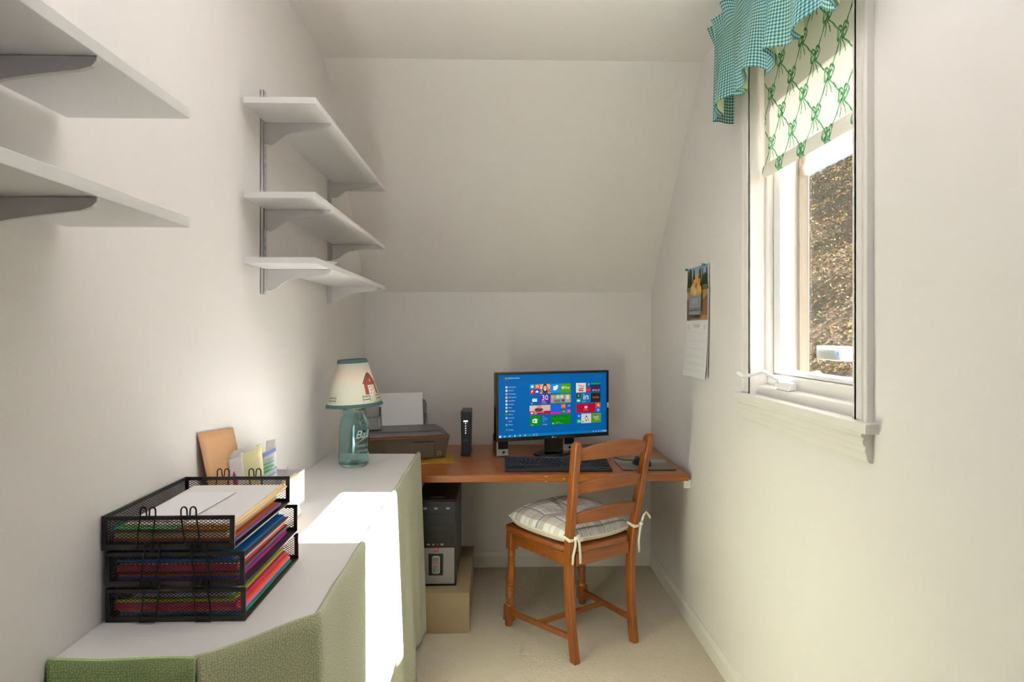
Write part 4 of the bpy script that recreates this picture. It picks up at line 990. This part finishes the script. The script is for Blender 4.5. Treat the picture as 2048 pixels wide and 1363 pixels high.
row([1, 1, 1], 0, x2); row([-1, 1], 1, x2); row([1, 1, 1], 3, x2); row([1, 1, 1], 4, x2); row([1, 1, 1], 5, x2)
x3 = x2 + 3.25 * U
row([2, 1], 0, x3); row([1, 1, 1], 1, x3); row([1, 1, 1], 2, x3); row([1, 1, 1], 3, x3); row([1, 1, 1, 1], 4, x3)
put_key(x3 + 3.5 * U, 0, 1, 2); put_key(x3 + 3.5 * U, 2, 1, 2)
lg = legend.build('key_legends', LGT, kb); lg['kind'] = 'stuff'
# ------------------------------------------------------------------ mouse and pad
pad = thing('mouse_pad', 'landscape-print mouse pad at the right end of the desk', 'mouse pad', (.728, 3.055, DZ))
PADP = NT('pad_print'); u_, v_, uvs_ = PADP.uv()
n_ = PADP.noise(PADP.obj((8, 30, 1)), 2.0, 3)
vv = PADP.M('ADD', v_, PADP.M('MULTIPLY', PADP.M('SUBTRACT', n_, .5), .10))
PADP.set(PADP.ramp(vv, [(.0, (.13, .11, .075)), (.25, (.17, .145, .10)), (.45, (.13, .115, .08)), (.62, (.20, .19, .13)), (.66, (.05, .06, .05)), (.70, (.42, .33, .22)), (.78, (.22, .32, .33)), (1, (.24, .36, .40))]), .5)
def rr_(x0, x1, y0, y1, r, n=5):
    out = []
    for cx, cy, a0 in ((x1 - r, y1 - r, 0), (x0 + r, y1 - r, 90), (x0 + r, y0 + r, 180), (x1 - r, y0 + r, 270)):
        for k_ in range(n + 1):
            a = math.radians(a0 + 90 * k_ / n); out.append((cx + r * math.cos(a), cy + r * math.sin(a)))
    return out
pp = rr_(-.128, .128, -.118, .115, .015)
MB().prism(pp, 'z', 0, .004).build('rubber_base', BLACK, pad)
MB().add([(x, y, .0043) for x, y in pp], [tuple(range(len(pp)))], None, [((x + .128) / .256, (y + .118) / .233) for x, y in pp]).build('printed_top', PADP.m, pad)
ms = thing('mouse', 'black computer mouse on the printed pad', 'mouse', (.715, 3.055, DZ + .0045), .5)
def mouse_fn(u, v):
    a = 2 * PI * u; t = v * PI / 2
    x = .034 * math.cos(a) * math.cos(t) ** .6; y = .058 * math.sin(a) * math.cos(t) ** .6
    return (x, y, .038 * math.sin(t) * (1 - .25 * (y / .058)))
MB().grid(mouse_fn, 36, 12).build('shell', plain('mouse_black', (.013, .015, .017), .3), ms, smooth=True)
MB().lathe([(.004, -.004), (.010, -.003), (.010, .003), (.004, .004)], 20, T(0, .034, .024) @ RY(PI / 2)).build('scroll_wheel', DARKSLOT, ms, smooth=True)
MB().tube([(0, .055, .010), (-.02, .12, .003), (-.01, .20, .002), (-.05, .26, .002), (-.05, .34, .002)], .0022, 8).build('cable', BLACK, ms, smooth=True)
# ------------------------------------------------------------------ router
rt = thing('router', 'slim upright black router with a row of small lights', 'router', (-.152, 3.37, DZ), -.02)
NAVY = plain('router_navy', (.005, .006, .015), .5, var=.1)
MB().prism([(-.0265, 0), (-.023, .030), (-.024, .12), (-.0265, .235), (.0265, .235), (.024, .12), (.023, .030), (.0265, 0)], 'y', -.075, .085).build('case', NAVY, rt, bevel=.004)
vent = MB()
for i in range(5): vent.box(-.022 + .0095 * i, -.0155 + .0095 * i, -.068, -.066, .2352, .2366)
for i in range(5):
    for j in range(9): vent.box(-.0225 + .0095 * i, -.0155 + .0095 * i, -.069 + .016 * j, -.059 + .016 * j, .2346, .2354)
vg = vent.build('vent_slots', DARKSLOT, rt)
vr = MB()
for i in range(6): vr.box(-.0255 + .0095 * i, -.0229 + .0095 * i, -.072, .08, .2350, .2362)
for j in range(10): vr.box(-.0255, .0255, -.0725 + .016 * j, -.0698 + .016 * j, .2350, .2362)
vr.build('vent_grid', plain('router_grey', (.10, .10, .11), .4), rt)
LED = NT('white_led'); LED.set((.8, .85, .9), .4); LED.put(LED.b.inputs['Emission Color'], (.8, .88, 1)); LED.b.inputs['Emission Strength'].default_value = .8
MB().prism(rr_(-.012, .012, .180, .188, .0035), 'y', -.0762, -.0752).build('status_light', LED.m, rt)
for k_ in range(5):
    MB().lathe([(.003, 0), (.003, .001)], 14, T(0, -.0752, .172 - .0125 * k_) @ RX(PI / 2)).build('status_light', LED.m, rt)
p = Print(lambda u, v, h: (u, -.0757 - h, v)); p.text('xfinity', 0, .082, .011, (.12, .13, .17), 'CENTER'); p.build('maker_mark', ink('router_ink'), rt)
# ------------------------------------------------------------------ printer on its yellow cloth
YEL = NT('yellow_knit'); w_ = YEL.n('ShaderNodeTexWave'); w_.inputs['Scale'].default_value = 60; w_.inputs['Distortion'].default_value = 1.5; YEL.l(YEL.obj(), w_.inputs[0])
YEL.set(YEL.mix(w_.outputs[1], (.42, .20, .015), (.72, .40, .03)), .9); YEL.bump(w_.outputs[1], .8, .004)
def cloth(u, v):
    x = -.215 + .430 * u; y = -.17 + .27 * v
    e = .004 * math.sin(40 * u) * (1 if v < .02 else 0)
    return (x, y + e, .0035 + .0006 * math.sin(60 * u) * math.sin(50 * v))
o = MB().grid(cloth, 60, 24).build('knitted_cloth', YEL.m, smooth=True, solid=.005, off=-.4)
o.location = (-.44, 3.262, DZ); o.rotation_euler = (0, 0, .18); tag(o, 'mustard yellow knitted cloth under the printer', 'cloth')
PB = NT('printer_body'); PB.set(PB.mix(PB.noise(PB.obj(), 300, 2), (.085, .068, .045), (.125, .102, .07)), .45)
PL = plain('printer_lid', (.045, .042, .042), .35, var=.08)
pn = thing('printer', 'brown and black inkjet printer with an orange stripe', 'printer', (-.474, 3.292, DZ + .0085), math.radians(12.5))
PW = .222
body = MB(); body.frustum((-PW + .015, PW - .022, -.112, .12), (-PW, PW, -.130, .13), .0, .108); body.build('body', PB.m, pn, bevel=.006, seg=3)
ORG = plain('orange_stripe', S(165, 72, 10), .4)
MB().box(-PW + .001, PW - .001, -.1305, .131, .1082, .1142).build('orange_band', ORG, pn, bevel=.001)
lid = MB().frustum((-PW - .003, PW + .004, -.134, .132), (-PW + .01, PW - .045, -.118, .11), .1143, .142).build('scanner_lid', PL, pn, bevel=.008, seg=4)
MB().box(-.105, .142, -.1295, -.108, .005, .083, RX(-.0)).build('output_door', PB.m, pn, bevel=.003).location = (0, .0005, 0)
MB().prism([(.025, .083), (.14, .083), (.14, .091), (.042, .091)], 'y', -.1282, -.119).build('door_grip', plain('grip_dark', (.02, .015, .012), .5), pn)
for a_, b_ in (((-.107, 0.005), (-.1055, .083)), ((.1425, .005), (.144, .090)), ((-.107, .0825), (.025, .084))):
    MB().box(a_[0], b_[0], -.1285, -.108, a_[1], b_[1]).build('door_seam', DARKSLOT, pn)
p = Print(lambda u, v, h: (u, -.1245 - h, v)); p.rect(.158, .018, .176, .036, (.55, .5, .42)); p.up(); p.rect(.160, .020, .174, .034, (.03, .03, .03)); p.up(); p.line((.162, .025), (.172, .030), .002, (.5, .45, .4))
p.build('badge', ink('badge_ink'), pn)
p = Print(lambda u, v, h: (u, v, .1424 + h)); p.text('hp', 0, -.03, .022, (.5, .45, .45), 'CENTER', .9, .2); p.build('maker_mark', ink('lid_ink'), lid)
sup = MB(); M_ = T(0, .118, .10) @ RX(-.26)
sup.prism([(-.122, 0), (.135, 0), (.135, .155), (.128, .175), (.112, .182), (-.10, .182), (-.115, .175), (-.122, .155)], 'y', 0, .008, M_)
sup.build('paper_support', PL, pn, bevel=.003)
sup = MB(); sup.box(-.122, -.110, -.014, .0, 0, .14, M_); sup.box(.122, .135, -.014, .0, 0, .10, M_); sup.build('paper_guide', PL, pn, bevel=.002)
cp = MB().box(-.074, .03, -.006, .006, 0, .07, T(-PW + .078, -.045, .142) @ RX(-.45)).build('control_panel', PL, pn, bevel=.003)
ci = MB(); M2 = T(-PW + .078, -.045, .142) @ RX(-.45)
p = Print(lambda u, v, h: tuple(M2 @ Vector((u, -.0062 - h, v)))); p.rect(-.060, .022, .004, .062, (.12, .15, .10)); p.up()
for k_ in range(5): p.rect(.012, .018 + .0095 * k_, .022, .0235 + .0095 * k_, (.35, .33, .30))
for k_ in range(6): p.rect(-.056 + .011 * k_, .006, -.049 + .011 * k_, .013, (.35, .22, .18))
p.build('buttons', ink('button_ink'), cp)
pa = MB().box(-.118, .118, -.0035, -.0005, .02, .215, M_).build('printer_paper', PAPER)
pa.parent = None; pa.matrix_world = T(*pn.location) @ RZ(math.radians(12.5)) @ T(-.005, -.003, 0)
tag(pa, 'stack of white paper standing in the printer feed', 'paper')
# ------------------------------------------------------------------ computer tower on its box
bo = MB().box(-.20, .20, 0, .62, 0, .182).build('plinth_box', plain('beige_board', S(158, 140, 106), .6, var=.02), bevel=.002)
bo.location = (-.315, 2.837, 0); tag(bo, 'plain beige box under the computer tower', 'box')
pc = thing('computer_tower', 'black and silver computer tower standing on the beige box', 'computer', (-.272, 2.915, .182))
H0, W0 = .392, .0925
PCB = plain('tower_black', (.014, .014, .015), .4, var=.15); PCG = plain('tower_silver', (.30, .30, .31), .4, .5, var=.04)
MB().box(-W0, W0, .022, .46, .006, H0).build('case', PCB, pc, bevel=.003)
MB().box(-W0 - .001, W0 + .001, .0, .022, 0, H0 - .002).build('front_bezel', PCB, pc, bevel=.006, seg=3)
MB().box(-W0 + .008, W0 - .008, -.004, .001, .012, .178).build('silver_panel', PCG, pc, bevel=.003)
dv_ = MB().box(-W0 + .010, W0 - .010, -.0035, .001, .335, .370).build('disc_drive', plain('drive_black', (.022, .022, .023), .35), pc, bevel=.001)
MB().box(.045, .064, -.006, -.0035, .339, .346).build('eject_button', PCB, dv_, bevel=.001)
p = Print(lambda u, v, h: (u, -.0037 - h, v))
for u_ in (-.05, .0, .055): p.rect(u_ - .008, .355, u_ + .008, .364, (.42, .42, .43))
p.build('drive_marks', ink('drive_ink'), dv_)
MB().box(-W0 + .010, W0 - .010, -.0025, .001, .286, .331).build('bay_cover', plain('bay_black', (.022, .022, .023), .35), pc, bevel=.001)
for z_ in (.222, .253): MB().box(-W0 + .012, .052, -.002, .001, z_, z_ + .028).build('small_bay_cover', plain('bay_black2', (.020, .020, .021), .35), pc, bevel=.001)
MB().box(-W0 + .008, W0 - .008, -.003, .001, .184, .204).build('port_strip', PCB, pc, bevel=.001)
GOLD = plain('gold_port', (.55, .42, .2), .3, .7); REDP = plain('red_port', (.5, .04, .04), .4); GRNP = plain('lime_port', (.5, .55, .15), .4)
for x_, w_, m_ in ((-.035, .007, GOLD), (.028, .007, GOLD)): MB().box(x_ - w_, x_ + w_, -.0045, -.003, .190, .198).build('usb_port', m_, pc, bevel=.0005)
for x_, m_ in ((-.012, GRNP), (.008, REDP)): MB().lathe([(.004, 0), (.004, .0018)], 14, T(x_, -.003, .194) @ RX(PI / 2)).build('audio_port', m_, pc)
p = Print(lambda u, v, h: (u, -.0045 - h, v)); p.rect(-.010, .162, .010, .181, (.42, .03, .05)); p.up(); p.text('EX', 0, .1675, .012, (.85, .75, .75), 'CENTER'); p.build('red_badge', ink('badge_red'), pc)
MB().box(-.034, .033, -.007, -.004, .052, .152).build('button_surround', PCB, pc, bevel=.006)
MB().prism(rr_(-.018, .019, .060, .144, .009), 'y', -.0105, -.007).build('button_frame', plain('chrome_ring', (.55, .55, .57), .2, .9), pc, bevel=.002)
MB().prism(rr_(-.0115, .0125, .106, .136, .005), 'y', -.012, -.0105).build('power_button', plain('btn', (.25, .25, .27), .25, .6), pc)
MB().prism(rr_(-.0115, .0125, .068, .097, .005), 'y', -.012, -.0105).build('reset_button', plain('btn2', (.25, .25, .27), .25, .6), pc)
MB().box(-.0115, .0125, -.0115, -.0105, .099, .103).build('red_light', plain('red_light', (.6, .02, .03), .3), pc)
MB().box(-.03, .03, .07, .078, H0, H0 + .001).build('top_label', plain('label', (.6, .5, .3), .4), pc)

# ------------------------------------------------------------------ ladder-back chair
ch = thing('dining_chair', 'orange-brown ladder-back wooden chair with turned front legs', 'chair', (.3585, 2.838, 0), math.radians(31.13))
def sweep_rect(path, wx, wy):
    m = MB(); n = len(path); vs = []
    for i, p_ in enumerate(path):
        a, b = wx if not callable(wx) else wx(i / (n - 1)), wy if not callable(wy) else wy(i / (n - 1))
        for sx, sy in ((-1, -1), (1, -1), (1, 1), (-1, 1)): vs.append((p_[0] + sx * a / 2, p_[1] + sy * b / 2, p_[2]))
    fs = [(3, 2, 1, 0), tuple((n - 1) * 4 + k_ for k_ in range(4))]
    for i in range(n - 1):
        for k_ in range(4): fs.append((i * 4 + k_, i * 4 + (k_ + 1) % 4, (i + 1) * 4 + (k_ + 1) % 4, (i + 1) * 4 + k_))
    return m.add(vs, fs)
KEYS = [(0, .163, -.212), (.10, .165, -.196), (.22, .168, -.184), (.36, .172, -.180), (.46, .1745, -.186), (.56, .181, -.203), (.70, .1885, -.228), (.83, .1955, -.252), (.885, .1985, -.262), (.905, .1995, -.266), (.915, .200, -.268)]
def post_at(z):
    for (z0, w0, l0), (z1, w1, l1) in zip(KEYS, KEYS[1:]):
        if z <= z1:
            t_ = (z - z0) / (z1 - z0); return (w0 + (w1 - w0) * t_, l0 + (l1 - l0) * t_)
    return KEYS[-1][1:]
for s_ in (-1, 1):
    zs = [0, .05, .1, .16, .22, .28, .34, .4, .46, .52, .58, .64, .7, .76, .82, .87, .895, .908, .916]
    pts = []
    for z_ in zs:
        w_, l_ = post_at(z_)
        # smooth by averaging neighbours
        if 0.02 < z_ < .9:
            a_ = post_at(max(0, z_ - .05)); b_ = post_at(min(.915, z_ + .05)); w_ = (w_ * 2 + a_[0] + b_[0]) / 4; l_ = (l_ * 2 + a_[1] + b_[1]) / 4
        pts.append((s_ * w_, l_, z_))
    f_w = lambda t_: .030 if t_ < .93 else .030 - .016 * (t_ - .93) / .07
    f_d = lambda t_: .036 if t_ < .93 else .036 - .014 * (t_ - .93) / .07
    sweep_rect(pts, f_w, f_d).build('back_post', CHAIRW, ch, bevel=.004, seg=3, smooth=True)
def slat(z0, z1, rise, low):
    def ctr(u):
        w_, l_ = post_at((z0 + z1) / 2); w_ -= .010
        return (2 * u - 1) * w_, l_ + .004 - .030 * (1 - (2 * u - 1) ** 2)
    n = 20; m = MB(); vs = []; fs = []
    for i in range(n + 1):
        u = i / n; x, y = ctr(u); k_ = 1 - (2 * u - 1) ** 2
        zb, zt_ = z0 + low * k_, z1 + rise * k_
        lean = (post_at(zt_)[1] - post_at(zb)[1])
        vs += [(x, y - .008, zb), (x, y + .008, zb), (x, y + .008 + lean, zt_), (x, y - .008 + lean, zt_)]
    for i in range(n):
        for k_ in range(4): fs.append((i * 4 + k_, i * 4 + (k_ + 1) % 4, (i + 1) * 4 + (k_ + 1) % 4, (i + 1) * 4 + k_))
    fs += [(0, 1, 2, 3), (n * 4 + 3, n * 4 + 2, n * 4 + 1, n * 4)]
    return m.add(vs, fs)
for a_ in ((.836, .882, .028, .004), (.694, .736, .024, .010), (.566, .608, .026, .006)):
    slat(*a_).build('slat', CHAIRWX, ch, bevel=.003, seg=2, smooth=True)
seat = [( .2, .238), (-.2, .238), (-.225, .228), (-.236, .205), (-.232, .15), (-.185, -.15), (-.168, -.166), (-.152, -.186), (-.13, -.205), (.13, -.205), (.152, -.186), (.168, -.166), (.185, -.15), (.232, .15), (.236, .205), (.225, .228)]
MB().prism(seat, 'z', .440, .466).build('seat', CHAIRWX, ch, bevel=.008, seg=3, smooth=True)
MB().box(-.148, .148, -.196, -.176, .386, .4395).build('apron', CHAIRWX, ch, bevel=.002)
MB().box(-.185, .185, .196, .214, .380, .4395).build('apron', CHAIRWX, ch, bevel=.002)
for s_ in (-1, 1):
    vs = [(s_ * .161, -.170), (s_ * .178, -.166), (s_ * .214, .196), (s_ * .197, .196)]
    MB().prism(vs, 'z', .384, .4395).build('apron', CHAIRWX, ch, bevel=.002)
for s_ in (-1, 1):       # turned front legs, slightly splayed
    x_, y_ = s_ * .2165, .2115
    sh_ = Matrix(((1, 0, -s_ * .032, x_), (0, 1, -.020, y_), (0, 0, 1, 0), (0, 0, 0, 1)))
    lg_ = MB()
    lg_.lathe([(.012, 0), (.0165, .003), (.0185, .014), (.0175, .026)], 24, sh_)
    lg_.box(-.021, .021, -.021, .021, .026, .098, sh_)
    lg_.lathe([(.020, .098), (.017, .104), (.0165, .108), (.0195, .113), (.0165, .118), (.0175, .128), (.020, .136), (.0165, .142), (.0195, .148), (.0168, .154), (.019, .166), (.0205, .178), (.017, .184), (.021, .191), (.017, .197), (.0205, .205), (.0222, .225), (.0205, .25), (.0165, .285), (.0150, .31), (.0155, .322), (.0195, .328), (.0165, .334), (.0155, .343), (.0175, .352), (.0205, .356)], 28, sh_, cap=False)
    lg_.box(-.021, .021, -.021, .021, .356, .4395, sh_)
    lg_.build('front_leg', CHAIRW, ch, bevel=.003, smooth=True)
for s_ in (-1, 1):
    MB().tube([(s_ * .214, .206, .066), (s_ * .1655, -.192, .096)], .016, 4, flat=(1.0, .75)).build('side_stretcher', CHAIRW, ch, bevel=.002)
MB().tube([(-.192, .02, .080), (.192, .02, .080)], .015, 4, flat=(.9, .85)).build('cross_stretcher', CHAIRWX, ch, bevel=.002)
CB = plain('corner_block', (.25, .09, .02), .5)
# ------------------------------------------------------------------ seat cushion with ties
def plaid():
    t = NT('plaid_cloth'); u, v, _ = t.uv()
    def bands(x, lst, col, off=0.0):
        f = t.M('FRACT', t.M('ADD', t.M('DIVIDE', x, .17), off)); c = col
        for p0, w_, cc, st in lst:
            m_ = t.M('MULTIPLY', t.M('LESS_THAN', t.M('ABSOLUTE', t.M('SUBTRACT', f, p0)), w_), st); c = t.mix(m_, c, cc)
        return c
    base = (.80, .79, .78); TP, GR, LG, BK_ = (.40, .31, .25), (.13, .14, .165), (.40, .40, .42), (.02, .02, .025)
    L1 = [(.18, .075, TP, .62), (.30, .045, LG, .6), (.37, .022, GR, .85), (.62, .05, TP, .4), (.70, .015, GR, .55), (.88, .03, LG, .35)]
    c = bands(u, L1, base); c = bands(v, L1, c, .25)
    for x, o_, p0 in ((u, v, .50), (u, v, .80)):
        f = t.M('FRACT', t.M('DIVIDE', x, .17)); ln = t.M('LESS_THAN', t.M('ABSOLUTE', t.M('SUBTRACT', f, p0)), .008)
        ds = t.M('LESS_THAN', t.M('FRACT', t.M('DIVIDE', o_, .012)), .6); c = t.mix(t.M('MULTIPLY', ln, ds), c, BK_)
    t.set(c, .9); t.bump(t.noise(t.obj(), 700, 2), .15, .001); return t.m
PLAID = plaid()
TICK = NT('cream_ticking'); u_, v_, _ = TICK.uv(); ln = TICK.M('LESS_THAN', TICK.M('FRACT', TICK.M('DIVIDE', u_, .022)), .1)
TICK.set(TICK.mix(ln, (.66, .60, .47), (.80, .76, .66)), .9)
cu = thing('seat_cushion', 'plaid tufted seat cushion tied to the wooden chair', 'cushion', (.3585, 2.838, .4665), math.radians(31.13))
def foot(u, v):       # trapezoid footprint, rounded corners
    a, b = 2 * u - 1, 2 * v - 1
    x = a * math.sqrt(1 - .22 * b * b); y = b * math.sqrt(1 - .22 * a * a)
    hw = .222 + .026 * b
    return x * hw, .015 + y * .215
def puff(u, v):
    a, b = 2 * u - 1, 2 * v - 1
    e = (1 - a ** 4) * (1 - b ** 4); e = max(e, 0) ** .55
    q = 1.0
    r2 = a * a + b * b
    q -= .62 * math.exp(-r2 / .028)
    q -= .24 * math.exp(-(a / .09) ** 2) * math.exp(-(b / .75) ** 2) + .24 * math.exp(-(b / .09) ** 2) * math.exp(-(a / .75) ** 2)
    q += .06 * math.sin(9 * a + 2 * b) * math.sin(7 * b)
    return e * q
def ctop(u, v):
    x, y = foot(u, v); ed = .030 + .010 * math.sin(5 * u + 2) * math.sin(4 * v)
    lift = .022 * max(0, (2 * v - 1)) ** 2
    return (x, y, ed + lift + .066 * puff(u, v))
def cbot(u, v):
    x, y = foot(u, v); ed = .030 + .010 * math.sin(5 * u + 2) * math.sin(4 * v)
    a, b = 2 * u - 1, 2 * v - 1
    e = max((1 - a ** 6) * (1 - b ** 6), 0) ** .35
    lift = .022 * max(0, (2 * v - 1)) ** 2
    return (x, y, (ed + lift) * (1 - e) + .0008)
MB().grid(ctop, 48, 48, .44, .43).build('plaid_top', PLAID, cu, smooth=True)
MB().grid(cbot, 48, 48, .44, .43).build('underside', TICK.m, cu, smooth=True, normals=False)
MB().lathe([(.001, .004), (.008, .003), (.010, 0), (.006, -.003)], 16, T(0, .015, ctop(.5, .5)[2] + .001)).build('tuft_button', plain('tuft', (.10, .10, .11), .7), cu, smooth=True)
pipe = [ctop(i / 12, 0) for i in range(13)] + [ctop(1, i / 12) for i in range(1, 13)] + [ctop(1 - i / 12, 1) for i in range(1, 13)] + [ctop(0, 1 - i / 12) for i in range(1, 12)]
MB().tube(pipe, .0028, 6, closed=True).build('piping', TICK.m, cu, smooth=True)
TIE = plain('tie_tape', (.76, .71, .60), .9, var=.04)
def ribbon(path, w, name='tie'):
    P_ = [Vector(q) for q in path]; m = MB(); vs = []; fs = []
    for i, q in enumerate(P_):
        d = (P_[min(i + 1, len(P_) - 1)] - P_[max(i - 1, 0)]).normalized()
        sd = d.cross(Vector((.2, 1, .1))).normalized() * w / 2
        vs += [tuple(q - sd), tuple(q + sd)]
    for i in range(len(P_) - 1): fs.append((2 * i, 2 * i + 1, 2 * i + 3, 2 * i + 2))
    return m.add(vs, fs)
for s_ in (-1, 1):
    w_, l_ = post_at(.51); zc_ = .51 - .4665
    R2 = .026
    wrap = [(s_ * w_ + (R2 if abs(math.cos(a_)) < .99 else R2) * math.cos(a_), l_ + .026 * math.sin(a_), zc_ + .004 * math.sin(2 * a_)) for a_ in [2 * PI * k_ / 20 for k_ in range(20)]]
    # rectangular-ish wrap outside the post
    wrap = [(s_ * w_ + max(-1, min(1, 1.4 * math.cos(a_))) * .0185, l_ + max(-1, min(1, 1.4 * math.sin(a_))) * .0215, zc_ + .005 * math.sin(a_)) for a_ in [2 * PI * k_ / 24 for k_ in range(24)]]
    MB().tube(wrap, .0075, 6, closed=True, flat=(1.0, .22)).build('tie_wrap', TIE, cu, smooth=True)
    kx, ky, kz = (s_ * w_ + (.012 if s_ < 0 else .020), l_ - .026, zc_ + .004)
    MB().lathe([(.002, -.008), (.008, -.005), (.009, 0), (.008, .005), (.002, .008)], 12, T(kx, ky, kz)).build('tie_knot', TIE, cu, smooth=True)
    if s_ < 0: tails = ([(kx, ky, kz), (kx - .006, ky - .004, kz - .03), (kx - .016, ky - .002, kz - .07), (kx - .018, ky - .002, kz - .105)], [(kx, ky, kz), (kx + .008, ky - .003, kz + .014), (kx + .014, ky - .004, kz - .02), (kx + .020, ky - .003, kz - .07), (kx + .022, ky - .003, kz - .108)])
    else: tails = ([(kx, ky, kz), (kx + .012, ky - .004, kz + .035), (kx + .030, ky, kz + .044), (kx + .046, ky, kz + .030), (kx + .056, ky, kz + .014)], [(kx, ky, kz), (kx - .010, ky - .004, kz - .03), (kx - .016, ky - .002, kz - .075), (kx - .012, ky - .002, kz - .125)])
    for tl_ in tails: ribbon(tl_, .011).build('tie_tail', TIE, cu, solid=.0014, off=0, smooth=True)
    tp = [(s_ * .185, -.165, .034), (s_ * (w_ - .004), l_ + .028, zc_)]
    ribbon(tp, .012).build('tie_lead', TIE, cu, solid=.0014, off=0)
MB().box(-.012, .012, -.0006, .0006, -.008, .006, T(-.128, -.2045, .030)).build('care_label', plain('care_label', (.75, .75, .76), .6), cu)
